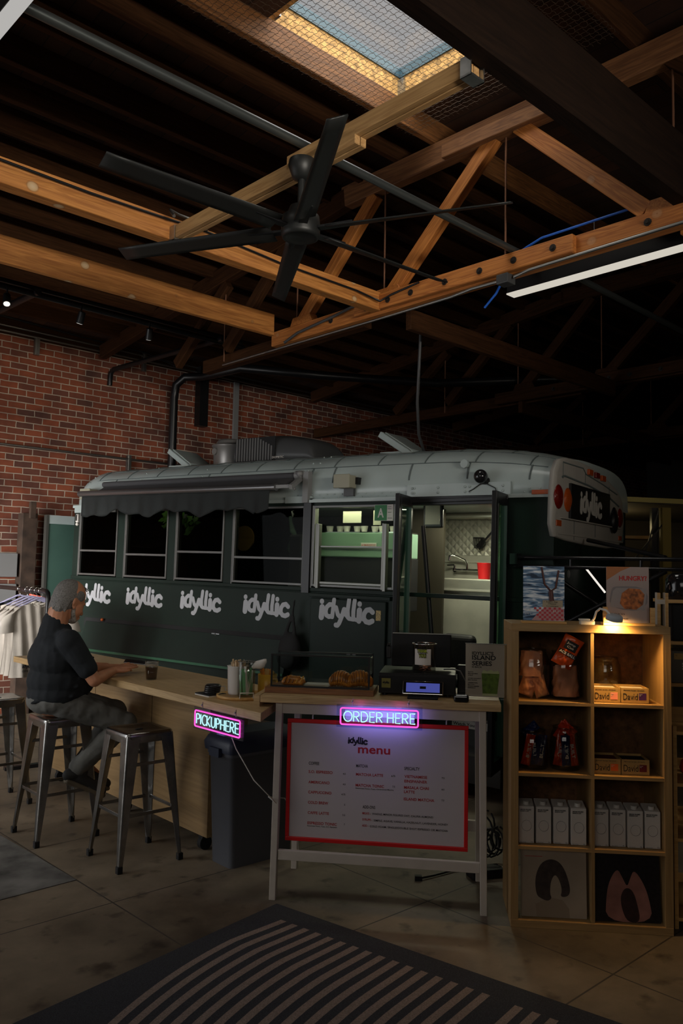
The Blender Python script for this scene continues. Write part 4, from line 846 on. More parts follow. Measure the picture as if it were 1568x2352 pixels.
# black frame rail beyond the door
rl = thing('rear_rail', 'black double rail with braces running right from the bus', 'rail', bus.location); rl.rotation_euler = bus.rotation_euler
MB().cyl((-.30, -.06, 1.852), (1.35, -.06, 1.862), .014, n=10).cyl((-.30, -.06, 1.785), (1.35, -.06, 1.795), .013, n=10).box(-.33, -.27, -.08, 0, 1.80, 1.88).build('tube_rail', M['black_gloss'], rl)
for x in (.13, .62, 1.05): MB().cyl((x, -.06, 1.79), (x, -.06, 1.856), .010, n=8).build('post', M['black_gloss'], rl)
for a, b in (((.05, .55, 2.01), (.78, -.05, 1.87)), ((-.15, .1, 1.78), (.55, .6, 1.25)), ((-.1, 0.1, 1.30), (.75, .1, 1.78))): MB().cyl(a, b, .016, n=8).build('brace', M['black'], rl)
MB().ball((.03, 1.30, 2.2), (.03, .07, .10)).build('rear_mirror', M['black'], bus)
# ================================================================== ORDER TABLE
TO = Vector((-.33, 4.428, 0)); TY = rad(-8.04)
def tw(x, y, z): return TO + Matrix.Rotation(TY, 3, 'Z') @ Vector((x, y, z))
tb = thing('order_table', 'tall white-legged order table with butcher block top and red menu', 'table', TO, TY)
MB().box(-.077, 1.176, -.035, .52, 1.022, 1.06).build('tabletop', M['butcher'], tb, bevel=.003)
lg = lambda x, y, dx: MB().add([(x+dx, y, 0), (x+dx+.034, y, 0), (x+dx+.034, y+.045, 0), (x+dx, y+.045, 0), (x, y, 1.022), (x+.036, y, 1.022), (x+.036, y+.045, 1.022), (x, y+.045, 1.022)],
    [(0, 1, 2, 3), (4, 5, 6, 7), (0, 1, 5, 4), (1, 2, 6, 5), (2, 3, 7, 6), (3, 0, 4, 7)]).build('leg', M['whitewood'], tb, bevel=.003)
lg(0, 0, -.012); lg(1.066, 0, .012); lg(.01, .47, .0); lg(1.055, .47, .01)
MB().box(.03, 1.075, .004, .03, .206, .257).build('lower_rail', M['whitewood'], tb, bevel=.003)
MB().box(.03, 1.07, .48, .505, .27, .33).build('lower_rail', M['whitewood'], tb, bevel=.003)
MB().box(.03, 1.07, .01, .03, .962, 1.022).build('apron', M['whitewood'], tb, bevel=.002); MB().box(.03, 1.07, .48, .5, .962, 1.022).build('apron', M['whitewood'], tb, bevel=.002)
mn = thing('menu_board', 'red-framed white menu board hanging from hooks under the order table', 'menu board', tw(0, .03, 0), TY)
fx0, fx1, fz0, fz1 = .060, 1.014, .300, .933
MB().box(fx0, fx1, 0, .018, fz0, fz0+.021).box(fx0, fx1, 0, .018, fz1-.021, fz1).box(fx0, fx0+.02, 0, .018, fz0+.021, fz1-.021).box(fx1-.02, fx1, 0, .018, fz0+.021, fz1-.021).build('frame', M['red'], mn, bevel=.003)
MB().box(fx0+.02, fx1-.02, .009, .014, fz0+.021, fz1-.021).build('poster', M['menu_paper'], mn)
logo('logo', .385, .8125, .105, M['ink'], mn, y=.009, depth=.0006)
letters('menu_title', [('menu', .439, .769, .045, .170)], M['redtext'], mn, y=.009, fat=.03)
H = .0145
for it in [('COFFEE', .178, .696, .016, .056), ('MATCHA', .431, .695, .016, .062), ('SPECIALTY', .684, .694, .016, .080), ('ADD-ONS', .469, .486, .016, .066)]: letters('section_heading', [it], M['ink'], mn, y=.009, fat=.012)
items = [('S.O. ESPRESSO', .178, .653, H, .128), ('AMERICANO', .178, .599, H, .113), ('CAPPUCCINO', .178, .547, H, .124), ('COLD BREW', .178, .494, H, .108), ('CAFFE LATTE', .178, .441, H, .113), ('ESPRESSO TONIC', .178, .388, H, .156),
         ('MATCHA LATTE', .431, .652, H, .143), ('MATCHA TONIC', .430, .596, H, .149), ('VIETNAMESE', .685, .654, H, .118), ('EINSPANNER', .685, .630, H, .118), ('MASALA CHAI', .684, .598, H, .128), ('LATTE', .684, .576, H, .056), ('ISLAND MATCHA', .683, .539, H, .158),
         ('MILKS -', .468, .456, .011, .044), ('SYRUPS -', .468, .424, .011, .052), ('ADD -', .467, .393, .011, .034)]
for it in items: letters('menu_item', [it], M['redtext'], mn, y=.009, fat=.02)
pr = [('4.5', .376, .653, .009, None, 'R'), ('4.5', .376, .599, .009, None, 'R'), ('4.75', .376, .547, .009, None, 'R'), ('5', .376, .494, .009, None, 'R'), ('5.5', .377, .441, .009, None, 'R'), ('7', .377, .393, .009, None, 'R'), ('6.75', .637, .655, .009, None, 'R'), ('7.5', .637, .601, .009, None, 'R'), ('7.5', .892, .658, .009, None, 'R'), ('6.5', .892, .600, .009, None, 'R'), ('7.5', .892, .545, .009, None, 'R'),
      ('WHOLE, MINOR FIGURES OAT, CALIFIA ALMOND', .519, .456, .010, .317), ('SIMPLE, AGAVE, VANILLA, HAZELNUT, LAVENDER, HONEY', .528, .423, .010, .384), ('COLD FOAM, SINGLE/DOUBLE SHOT ESPRESSO OR MATCHA', .508, .392, .010, .404),
      ('Fevertree Tonic, Yuzu, S.O. Espresso', .177, .377, .0065, .158), ('Fevertree Tonic, Yuzu, Ceremonial Matcha', .430, .584, .0065, .200)]
for it in pr: letters('price' if len(it) > 5 else 'menu_note', [it], M['ink'], mn, y=.009, fat=.01)
for x in (.195, .90): MB().tube([(x, .005, .935), (x, .005, .955), (x+.006, .005, .962), (x+.014, .005, .972), (x+.012, .005, .982), (x+.0, .005, .985), (x-.008, .005, .992), (x-.006, .005, 1.004), (x+.002, .005, 1.008), (x+.002, .005, 1.02)], .0035, 8).build('hook', M['white'], mn)
# neon tube signs -----------------------------------------------------------
def arc(cx, cy, rx, ry, a0, a1, n=10): return [(cx+rx*cos(rad(a0+(a1-a0)*i/n)), cy+ry*sin(rad(a0+(a1-a0)*i/n))) for i in range(n+1)]
STK = {'O': (.85, [arc(.4, .5, .38, .5, 90, 450, 20)]), 'R': (.70, [[(.08, 0), (.08, 1)]+arc(.30, .74, .27, .26, 90, -90)+[(.12, .48)], [(.28, .48), (.58, 0)]]),
       'D': (.78, [[(.08, 0), (.08, 1)]+arc(.25, .5, .42, .5, 90, -90)+[(.08, 0)]]), 'E': (.62, [[(.52, 1), (.08, 1), (.08, 0), (.52, 0)], [(.08, .52), (.46, .52)]]),
       'H': (.74, [[(.08, 0), (.08, 1)], [(.6, 0), (.6, 1)], [(.08, .5), (.6, .5)]]), 'P': (.64, [[(.08, 0), (.08, 1)]+arc(.28, .74, .26, .26, 90, -90)+[(.1, .48)]]),
       'I': (.24, [[(.08, 0), (.08, 1)]]), 'C': (.70, [arc(.42, .5, .36, .5, 50, 310, 16)]), 'K': (.66, [[(.08, 0), (.08, 1)], [(.54, 1), (.10, .48), (.58, 0)]]),
       'U': (.72, [[(.08, 1), (.08, .35)]+arc(.34, .32, .26, .32, 180, 360)+[(.60, .35), (.60, 1)]]), ' ': (.28, [])}
def neon(text, x0, x1, z0, z1, root, rad_=.0035):
    tot = sum(STK[c][0] for c in text)-.12; k = (x1-x0)/tot; mb = MB(); x = x0-.08*k*.5
    for c in text:
        w, ss = STK[c]
        for s_ in ss: mb.tube([(x+a*k, -.006, z0+b*(z1-z0)) for a, b in s_], rad_, 8)
        x += w*k
    mb.build('letter_tubes', M['neon_white'], root)
def neonsign(text, W_, H_, tx, root):
    MB().box(-.022, W_+.022, 0, .005, -.016, H_+.018).build('acrylic_plate', glass('neon_plate', (.75, .82, .95), .08) if 'neon_plate' not in MATS else MATS['neon_plate'], root, bevel=.002)
    r = .010; P = [(r, 0), (W_-r, 0)]+arc(W_-r, r, r, r, -90, 0, 5)+[(W_, H_-r)]+arc(W_-r, H_-r, r, r, 0, 90, 5)+[(r, H_)]+arc(r, H_-r, r, r, 90, 180, 5)+[(0, r)]+arc(r, r, r, r, 180, 270, 5)
    MB().tube([(a, -.006, b) for a, b in P], .0042, 8, closed=True).build('border_tube', M['neon_pink'], root)
    neon(text, tx, W_-tx*.75, .016, H_-.016, root)
    for x in (.06, W_-.05): MB().tube([(x, .003, H_+.012), (x, .003, H_+.035), (x+.004, .0, H_+.05)], .0022, 6).ball((x, -.002, H_+.034), .006).build('hanger', M['steel'], root)
os_ = thing('neon_sign', 'pink neon ORDER HERE sign on the front of the order table', 'neon sign', tw(.357, -.055, .932), TY, 'neon signs')
neonsign('ORDER HERE', .400, .083, .018, os_)
light('neon_glow', 'AREA', (.20, -.02, .04), .75, (.42, .30, 1.0), aim=(.2, 1, -.12), size=.36, size_y=.06, parent=os_)
light('neon_glow', 'POINT', (.10, -.012, .092), .035, (1, .12, .6), size=.02, parent=os_); light('neon_glow', 'POINT', (.30, -.012, .092), .035, (1, .12, .6), size=.02, parent=os_)

# ------------------------------------------------------------------ things on the order table
pc = thing('pastry_case', 'black-framed glass pastry case on a walnut plinth', 'display case', tw(0, 0, 1.06), TY)
MB().box(-.078, .515, .06, .31, .0, .03).build('plinth', M['walnut'], pc, bevel=.003)
x0, x1, y0, y1, z0, z1, t = -.052, .490, .09, .29, .03, .205, .009
f = MB()
for x in (x0, x1-t):
    for y in (y0, y1-t): f.box(x, x+t, y, y+t, z0, z1)
    for z in (z0, z1-t): f.box(x, x+t, y+t, y1-t, z, z+t)
for y in (y0, y1-t):
    for z in (z0, z1-t): f.box(x0+t, x1-t, y, y+t, z, z+t)
f.build('frame', M['black'], pc)
MB().box(x0+t, x1-t, y0+.003, y0+.006, z0+t, z1-t).box(x0+t, x1-t, y1-.006, y1-.003, z0+t, z1-t).box(x0+.003, x0+.006, y0+t, y1-t, z0+t, z1-t).box(x1-.006, x1-.003, y0+t, y1-t, z0+t, z1-t).box(x0+t, x1-t, y0+t, y1-t, z1-.006, z1-.003).build('panes', M['glass'], pc)
MB().box(x0+t, x1-t, y0+t, y1-t, z0-.001, z0+.004).build('base_board', M['walnut'], pc); MB().box(.12, .28, .18, .27, z0+.004, z0+.007).build('paper_liner', M['paper'], pc)
def swirl(lx, ly, R, lab, seed):
    rr = random.Random(seed); P = []
    for k in range(9):                                  # rolled segments, fattest in the middle, curving forward at the tips
        a = -1.25+2.5*k/8; rk = R*(.34+.40*cos(a*1.05))
        P.append(('e', (sin(a)*R*.92, -R*.30*(1-cos(a))*1.2, rk*.98), (R*.155+rk*.10, rk*1.0, rk*.98), Matrix.Rotation(-a*.55, 3, 'Z')))
    o = blob('croissant', P, M['dough'], None, .003, 0, loc=tw(lx, ly, 1.094), rot=(0, 0, TY+rr.uniform(-.25, .25)))
    lam = MB()
    for k in range(8):
        a = -1.1+2.2*(k+.5)/8; rk = R*(.34+.40*cos(a*1.05))*.965
        lam.tube([(sin(a)*R*.92, -R*.30*(1-cos(a))*1.2-rk*cos(t_), rk*.98+rk*.98*sin(t_)) for t_ in [-.3+2.2*i/12 for i in range(13)]], .0028, 6)
    lam.build('baked_layers', M['crust'], o)
    return tag(o, lab, 'croissant', 'croissants in the pastry case')
M['crust'] = mat('dark_crust', (.26, .075, .016), .35, coat=.3)
swirl(.325, .17, .060, 'plump golden croissant, left of the pair in the glass case', 1); swirl(.427, .175, .064, 'darker croissant against the right end of the glass case', 2)
bn = thing('filled_pastry', 'twisted custard-filled pastry at the left end of the glass case', 'pastry', tw(.058, .17, 1.094), TY)
blob('dough', [('c', (-.04, -.005, .018), (-.01, -.01, .034), .018, .02), ('c', (-.01, -.01, .032), (.03, -.012, .03), .02, .019), ('c', (.03, -.01, .03), (.055, 0, .018), .019, .014), ('c', (-.045, .02, .02), (.045, .02, .024), .02, .018), ('c', (-.05, -.01, .015), (.05, -.018, .013), .014, .013)], M['dough'], bn, .0045, 1)
for k in range(5): MB().tube([(-.045+.022*k, -.026, .012), (-.038+.022*k, -.028, .03), (-.028+.022*k, -.012, .047)], .0045, 6).build('glaze_strip', M['filling'] if k > 2 else M['crust'], bn)
dr = thing('cash_drawer', 'wide black cash drawer holding the tip jar and screen', 'cash drawer', tw(.535, .13, 1.06), TY)
MB().box(0, .412, 0, .37, .012, .12).build('body', M['black'], dr, bevel=.004); MB().box(.004, .408, -.004, 0, .02, .104).build('drawer_front', M['black_matte'], dr)
for x in (.03, .37):
    for y in (.03, .33): MB().cyl((x, y, 0), (x, y, .012), .012).build('foot', M['black'], dr)
stc = MB().box(.016, .064, -.0055, -.004, .042, .092).build('yellow_sticker', mat('sticker_olive', (.19, .17, .035), .6), dr); logo('logo', .022, .064, .036, M['ink'], stc, y=-.0056, depth=.0004)
mo = thing('point_of_sale_screen', 'black till screen seen from behind on the cash drawer', 'screen', tw(.585, .34, 1.18), TY)
MB().box(0, .335, -.009, .009, .015, .20).build('panel', M['black_matte'], mo, rot=(rad(-10), 0, 0), bevel=.008, seg=3); MB().box(.004, .331, -.010, .010, .197, .2025).build('edge_rim', M['alu'], mo, rot=(rad(-10), 0, 0)); MB().box(.12, .22, -.02, .06, 0, .03).build('stand', M['black'], mo, bevel=.005)
MB().box(-.025, 0, -.02, .02, .06, .13).box(-.022, -.004, -.018, .018, .13, .145).build('card_reader', M['black'], mo, loc=(0, -.02, .0), bevel=.005)
tj = thing('tip_jar', 'clear glass tip jar with a thank you note and coins', 'jar', tw(.775, .215, 1.18), TY)
MB().lathe([(.0, .001), (.060, .001), (.063, .006), (.063, .148), (.069, .153), (.069, .157), (.060, .157), (.060, .01), (.0, .008)], n=40).build('glass', M['jarglass'], tj)
MB().lathe([(.0685, .1545), (.0695, .157), (.066, .158), (.064, .1545)], n=40, cap0=False, cap1=False).build('rim', M['chrome'], tj)
nt_ = MB(); nt_.sheet(lambda u, v: (.0645*sin(rad(-50+85*u)), -.0645*cos(rad(-50+85*u)), .045+.085*v), 10, 1); no = nt_.build('note', M['paper'], tj)
letters('note_words', [('THANK', 0, .020, .020, .058, 'C'), ('YOU!', 0, -.006, .020, .044, 'C')], M['ink'], no, y=0, loc=(-.0085, -.0668, .092), rot=(0, 0, rad(-7)), fat=.14, depth=.001)
letters('note_words', [('THANK', 0, .021, .0165, .052, 'C'), ('YOU!', 0, -.005, .0165, .038, 'C')], mat('slime_yellow', (.42, .50, .03), .6), no, y=-.0012, loc=(-.0085, -.0668, .092), rot=(0, 0, rad(-7)), fat=.02)
rr = random.Random(5)
for k in range(16):
    a = rr.uniform(0, 6.28); r_ = rr.uniform(0, .045); n_ = Vector((rr.uniform(-.5, .5), rr.uniform(-.5, .5), 1)).normalized(); c = Vector((r_*cos(a), r_*sin(a), .014+.0016*k))
    cn = MB().cyl(n_*-.0008, n_*.0008, .0105, n=16).build('coin', mat('coin_copper', (.50, .20, .11), .3, metal=1) if 'coin_copper' not in MATS else MATS['coin_copper'], loc=tw(.775, .215, 1.18)+c)
    tag(cn, 'copper coin lying in the bottom of the tip jar', 'coin', 'coins in the tip jar')
pd = thing('payment_tablet', 'small silver-edged card tablet with a blue screen on the table edge', 'tablet', tw(.775, .055, 1.06), TY)
tl = rad(-28)
MB().box(-.106, .106, -.006, .006, 0, .074).build('case', M['chrome'], pd, loc=(0, -.01, .022), rot=(tl, 0, 0), bevel=.005, seg=3)
MB().box(-.102, .102, -.0068, -.006, .004, .070).build('bezel', M['black_gloss'], pd, loc=(0, -.01, .022), rot=(tl, 0, 0)); sc = MB().box(-.088, .088, -.0074, -.0068, .012, .062).build('display', M['screen'], pd, loc=(0, -.01, .022), rot=(tl, 0, 0)); MB().box(-.016, .016, -.008, -.0074, .03, .044).build('dialog_box', M['black'], sc)
MB().box(-.08, .08, -.03, .05, 0, .012).box(-.05, .05, 0, .03, .01, .05).build('stand', M['black_matte'], pd, bevel=.004)
tag(MB().box(-.039, .039, -.03, .03, 0, .038).build('puck_reader', M['black_gloss'], loc=tw(.975, .01, 1.06), rot=(0, 0, TY), bevel=.012, seg=4), 'small rounded black card puck beside the drink poster', 'card reader')
tag(MB().tube([tw(.88, .3, 1.19), tw(.93, .28, 1.195), tw(.97, .25, 1.19), tw(1.0, .3, 1.13), tw(1.0, .33, 1.065)], .004).build('screen_cable', M['grey']), 'grey cable running off the cash drawer', 'cable')
tag(MB().box(0, .055, 0, .06, 0, .155).build('receipt_printer', M['black'], loc=tw(.955, .30, 1.06), rot=(0, 0, TY), bevel=.006), 'black box behind the drink poster', 'printer')
ps = thing('drink_poster', 'beige ISLAND SERIES poster with a green drink in an acrylic stand', 'poster', tw(.995, .13, 1.06), TY+rad(-2))
MB().box(0, .245, 0, .003, .012, .292).box(0, .245, .004, .02, 0.0, .006).build('acrylic_holder', M['acrylic'], ps)
pp = MB().box(.002, .205, .0035, .005, .012, .288).build('poster_sheet', mat('poster_beige', (.42, .38, .31), .7), ps)
MB().box(0, .245, -.001, .005, .2885, .2925).build('bright_edge', M['alu'], ps)
letters('poster_words', [("IDYLLIC'S", .036, .232, .017, .112), ('ISLAND', .036, .206, .024, .124), ('SERIES', .036, .176, .023, .104), ('IS BACK', .036, .163, .0085, .053), ('NUTTY', .015, .138, .006, .028), ('MACADAMIA', .015, .129, .006, .052), ('SYRUP', .015, .120, .006, .026), ('HOUSE COCONUT', .015, .104, .006, .068), ('MILK BLEND', .015, .095, .006, .048), ('CEREMONIAL', .015, .081, .006, .052), ('MATCHA /', .015, .072, .006, .038), ('SINGLE ORIGIN', .015, .063, .006, .058), ('ESPRESSO', .015, .054, .006, .04)], M['ink'], pp, y=.0034, fat=.035, depth=.0004)
dk = MB().prism([(.092, .03), (.168, .03), (.180, .140), (.086, .140)], .0028, .0034).build('printed_drink', mat('matcha_print', (.10, .17, .022), .7, noise=.6, nscale=30), pp)
MB().prism([(.086, .135), (.180, .135), (.172, .152), (.150, .145), (.135, .155), (.115, .146), (.096, .154)], .0024, .0028).prism([(.09, .018), (.17, .018), (.168, .030), (.092, .030)], .0024, .0028).build('printed_ice', mat('ice_print', (.42, .46, .24), .7), dk)

# ================================================================== BAR COUNTER
CO = Vector((-.417, 4.235, 0)); CY = rad(-47.9)
def cw(x, y, z): return CO + Matrix.Rotation(CY, 3, 'Z') @ Vector((x, y, z))
ct = thing('bar_counter', 'long plywood bar counter on castors running back along the bus', 'counter', CO, CY)
MB().prism([(-3.27, 0), (.045, 0), (-.47, .62), (-3.27, .62)], .955, 1.0, 'xy').build('worktop', M['butcher'], ct, bevel=.003)
bs = MB().box(-3.2, -.89, .316, .60, .095, .955).build('base_cabinet', M['ply'], ct, bevel=.002)
for x in (-2.45, -1.6): MB().box(x-.0015, x+.0015, .3145, .316, .1, .955).build('panel_seam', M['dark_timber'], bs)
for x in (-3.1, -2.0, -.98):
    for y in (.36, .55): MB().cyl((x-.018, y, .042), (x+.018, y, .042), .042, n=20).box(x-.024, x+.024, y-.03, y+.03, .075, .097).build('castor', M['black_matte'], ct)
MB().box(-.112, -.079, -.035, .36, .935, 1.0605).build('end_plank', M['butcher'], tb, bevel=.002)
pk = thing('neon_sign', 'pink neon PICKUP HERE sign on the bar counter edge', 'neon sign', cw(-.50, -.035, .862), CY, 'neon signs')
neonsign('PICKUP HERE'.replace(' ', ''), .425, .085, .014, pk)
light('neon_glow', 'POINT', (.2, -.02, -.03), .05, (.5, .35, 1.0), size=.03, parent=pk)
tag(MB().tube([cw(-.16, -.03, .85), cw(-.12, -.03, .80), cw(.0, .0, .66), cw(.11, .06, .56), tw(-.05, .1, .50), tw(.02, .2, .47), tw(.06, .3, .36), tw(.06, .45, .1), tw(.2, .6, .006), tw(.5, .7, .006)], .0028, 6).build('sign_cord', M['offwhite']), 'thin white cord hanging from the PICKUP HERE sign', 'cord')
bin_ = thing('trash_can', 'tall slim grey trash can with dark lid under the bar counter', 'trash can', cw(-.69, .51, 0), CY)
def rr_(w, d, z, r=.03):
    P = []
    for sx, sy, a in ((1, 1, 0), (-1, 1, 90), (-1, -1, 180), (1, -1, 270)):
        P += [(sx*(w-r)+r*cos(rad(a+b)), sy*(d-r)+r*sin(rad(a+b)), z) for b in (0, 30, 60, 90)]
    return P
MB().ring_loft([rr_(.105, .225, 0), rr_(.125, .25, .63), rr_(.135, .262, .632), rr_(.135, .262, .66)], smooth=True).build('bin', M['trash'], bin_)
MB().ring_loft([rr_(.145, .275, .655), rr_(.15, .28, .70), rr_(.135, .262, .735), rr_(.10, .22, .765)], smooth=True).box(-.05, .05, -.295, -.27, .63, .68).build('lid', M['trashlid'], bin_)
# things on the bar
ty = thing('serving_tray', 'round bamboo tray with thin metal handles on the bar end', 'tray', cw(-.44, .24, 1.0), CY)
MB().lathe([(.0, 0), (.15, 0), (.155, .006), (.155, .018), (.147, .018), (.145, .010), (0, .010)], n=48).build('dish', M['bamboo'], ty)
for a in (200, 330): MB().tube([(.152*cos(rad(a-14)), .152*sin(rad(a-14)), .012), (.166*cos(rad(a-13)), .166*sin(rad(a-13)), .045), (.166*cos(rad(a+13)), .166*sin(rad(a+13)), .045), (.152*cos(rad(a+14)), .152*sin(rad(a+14)), .012)], .003, 8).build('handle', M['white'], ty)
sp_ = tag(MB().lathe([(0, 0), (.052, 0), (.056, .01), (.061, .158), (.064, .162), (.056, .162), (.05, .02), (0, .016)], n=40).build('stirrer_pot', M['ceramic'], loc=cw(-.495, .235, 1.01)), 'tall white pot full of wooden stirrers on the tray', 'pot')
rr = random.Random(11)
for k in range(34):
    a = rr.uniform(0, 6.28); r_ = .047*sqrt(rr.random()); tx, ty_ = rr.uniform(-.012, .012), rr.uniform(-.012, .012); c = cw(-.495, .235, 1.01)
    b0 = Vector((r_*cos(a)*.75, r_*sin(a)*.75, .03)); b1 = Vector((r_*cos(a)+tx, r_*sin(a)+ty_, .186+rr.uniform(-.008, .012)))
    tag(MB().bar(b0, b1, .006, .0018, up=Vector((cos(a), sin(a), .1))).build('wooden_stirrer', M['stick'], loc=c), 'wooden stirrer standing in the white pot', 'stirrer', 'stirrers in the white pot')
sj = thing('straw_jar', 'tall glass jar of green wrapped straws on the tray', 'jar', cw(-.40, .225, 1.01), CY)
MB().lathe([(0, .001), (.046, .001), (.050, .008), (.050, .19), (.047, .195), (.044, .19), (.046, .012), (0, .008)], n=36).build('glass', M['jarglass'], sj)
MB().lathe([(.0495, .192), (.0505, .195), (.047, .197), (.0455, .193)], n=36, cap0=False, cap1=False).build('rim', M['alu'], sj)
for k in range(20):
    a = rr.uniform(0, 6.28); r_ = .036*sqrt(rr.random()); b = a+rr.uniform(-.8, .8)
    tag(MB().bar((r_*cos(a), r_*sin(a), .012), (.036*cos(b), .036*sin(b), rr.uniform(.12, .165)), .011, .004, up=Vector((cos(a), sin(a), .1))).build('wrapped_straw', M['straw' if k % 3 else 'ceramic'], loc=cw(-.40, .225, 1.01)), 'green paper-wrapped straw packed in the glass jar', 'straw', 'straws in the glass jar')
nk = blob('napkins', [('e', (0, 0, 0), (.035, .02, .02)), ('c', (-.03, 0, -.01), (.03, 0, .02), .012, .015), ('c', (-.02, .01, .015), (.035, .01, .03), .008, .008)], M['paper'], None, .005, 1, loc=cw(-.345, .27, 1.185)); tag(nk, 'crumpled white napkins stuffed behind the straw jar', 'napkin')
mg = thing('yellow_mug', 'yellow mug holding sugar packets behind the straw jar', 'mug', cw(-.375, .355, 1.01), CY)
MB().lathe([(0, 0), (.048, 0), (.054, .01), (.055, .118), (.051, .12), (.049, .014), (0, .012)], n=36).build('cup', M['mug'], mg); MB().tube([(.055, 0, .095), (.085, 0, .098), (.095, 0, .07), (.083, 0, .035), (.055, 0, .03)], .007, 10).build('handle', M['mug'], mg)
for k in range(6): tag(MB().box(-.02, .02, -.002, .002, -.03, .03).build('sugar_packet', M['kraft' if k % 2 else 'dough'], loc=cw(-.375+.012*(k-3), .35+.006*(k % 3), 1.125), rot=(0, rad(-25+10*k), CY)), 'brown sugar packet sticking out of the yellow mug', 'sugar packet', 'sugar packets in the yellow mug')
m2 = thing('blue_mug', 'blue mug handle beside the left end of the pastry case', 'mug', cw(-.36, .55, 1.0), CY)
MB().lathe([(0, 0), (.04, 0), (.042, .10), (.038, .10), (.036, .01), (0, .01)], n=28).build('cup', mat('mug_blue', (.02, .04, .16), .3), m2, loc=(.02, -.0, 0)); MB().tube([(.06, 0, .02), (.09, 0, .03), (.095, 0, .06), (.06, 0, .085)], .007, 8).build('handle', MATS['mug_blue'], m2)
ld = thing('lid_stack', 'short stack of black cup lids on a paper pad', 'lids', cw(-.60, .13, 1.0), CY)
for k in range(4): MB().lathe([(0, 0), (.044, 0), (.047, .004), (.046, .011), (.040, .015), (.038, .018), (0, .016)], n=36).build('lid', M['black'], ld, loc=(.002*k, .001*k, .012+.011*k))
MB().box(-.085, .06, -.06, .06, 0, .006).build('paper_pad', M['paper'], ld); MB().box(-.085, .058, -.058, .06, .006, .012).build('pad_cover', M['black_matte'], ld)
cc = thing('iced_coffee', 'clear plastic cup of dark iced coffee on the bar', 'drink', cw(-1.40, .19, 1.0), CY)
MB().lathe([(.0, .001), (.033, .001), (.034, .004), (.044, .118), (.047, .121), (.044, .122), (.032, .006), (0, .005)], n=40).build('plastic_cup', M['jarglass'], cc)
MB().lathe([(0, .006), (.0325, .006), (.0385, .078), (0, .078)], n=36).build('coffee', M['coffee'], cc)
for k in range(3): MB().box(-.010, .010, -.010, .010, -.010, .010).build('ice_cube', M['jarglass'], cc, loc=(.016*(k-1), .010*(k % 2), .078), rot=(k*.5, .3, k), bevel=.003)
for z in (.092, .102, .112): MB().tube([(.0425*cos(2*pi*i/32), .0425*sin(2*pi*i/32), z) for i in range(32)], .0011, 5, closed=True).build('cup_ridge', M['ceramic'], cc)
# ================================================================== DISPLAY SHELF
SO = Vector((.866, 4.158, 0)); SYW = rad(-5.5)
def sw(x, y, z): return SO + Matrix.Rotation(SYW, 3, 'Z') @ Vector((x, y, z))
sf = thing('display_shelf', 'tall birch cube shelf with snacks, cartons and records', 'shelf', SO, SYW)
D = .39
MB().box(0, .773, 0, D, 1.437, 1.475).build('top_board', M['birch_x'], sf, bevel=.0015)
MB().box(0, .773, 0, D, 0, .036).build('bottom_board', M['birch_x'], sf, bevel=.0015)
MB().box(0, .036, .001, D, .036, 1.437).build('side_panel', M['birch'], sf); MB().box(.737, .773, .001, D, .036, 1.437).build('side_panel', M['birch'], sf)
LV = [.036, .387, .740, 1.090, 1.437]
for z in LV[1:4]: MB().box(.036, .737, .004, D, z-.016, z).build('shelf_board', M['birch_x'], sf)
for a, b in zip(LV, LV[1:]): MB().box(.388, .404, .004, D, a, b-(.016 if b < 1.4 else 0)).build('divider', M['birch'], sf)
MB().box(.036, .737, D-.008, D-.002, .40, 1.437).build('back_panel', M['cork'], sf)
def pillow(name, w, h, t, m, loc, rot, seed=0, crumple=.006, parent=None, band=True):
    r_ = random.Random(seed); ph = [r_.uniform(0, 6) for _ in range(6)]
    def f(s_):
        def g(u, v):
            e = max(0, sin(pi*u))**.55*max(0, sin(pi*min(1, max(0, v*1.0))))**.5
            n = crumple*(sin(9*u+ph[0]+4*v)+sin(13*v+ph[1]-5*u)+.6*sin(23*u+ph[2])*sin(19*v+ph[3]))
            return ((u-.5)*w*(1-.08*sin(pi*v)), s_*(t/2*e+n*e), (v-.5)*h)
        return g
    mb = MB(); mb.sheet(f(-1), 26, 26, 0); mb.sheet(f(1), 26, 26, 0)
    return mb.build(name, m, parent, loc, rot)
def jar(x, y, z, r, h, lab, grp=None, neck=.8):
    j = thing('glass_jar', lab, 'jar', sw(x, y, z), SYW, grp)
    MB().lathe([(0, .001), (r*.92, .001), (r, .012), (r*1.02, h*.6), (r*.96, h*.82), (r*neck, h*.93), (r*neck, h), (r*neck-.004, h), (r*.93, h*.8), (r*.97, h*.5), (r*.95, .014), (0, .008)], n=44).build('glass', M['jarglass'], j)
    MB().tube([(r*neck*cos(2*pi*i/40), r*neck*sin(2*pi*i/40), h) for i in range(40)], .004, 8, closed=True).build('rim', M['jarglass'], j)
    return j
jar(.124, .15, 1.091, .086, .245, 'glass jar with a tall pink bag, left end of the top row'); jar(.285, .15, 1.091, .078, .24, 'glass jar stuffed with a pink bag below the orange packet')
jar(.515, .26, 1.091, .078, .205, 'empty brown-tinted glass jar behind the kraft boxes, top right')
jar(.124, .13, .741, .074, .19, 'glass jar of blue and orange wrapped bars at the shelf edge'); jar(.285, .13, .741, .076, .21, 'glass jar of red and blue bars in the second row')
def bag(x, y, z, w, h, t, m, lab, tilt=0, seed=0, name='snack_bag', cat='snack bag', grp=None, yaw=0):
    o = pillow(name, w, h, t, m, sw(x, y, z), (0, tilt, SYW+yaw), seed); return tag(o, lab, cat, grp)
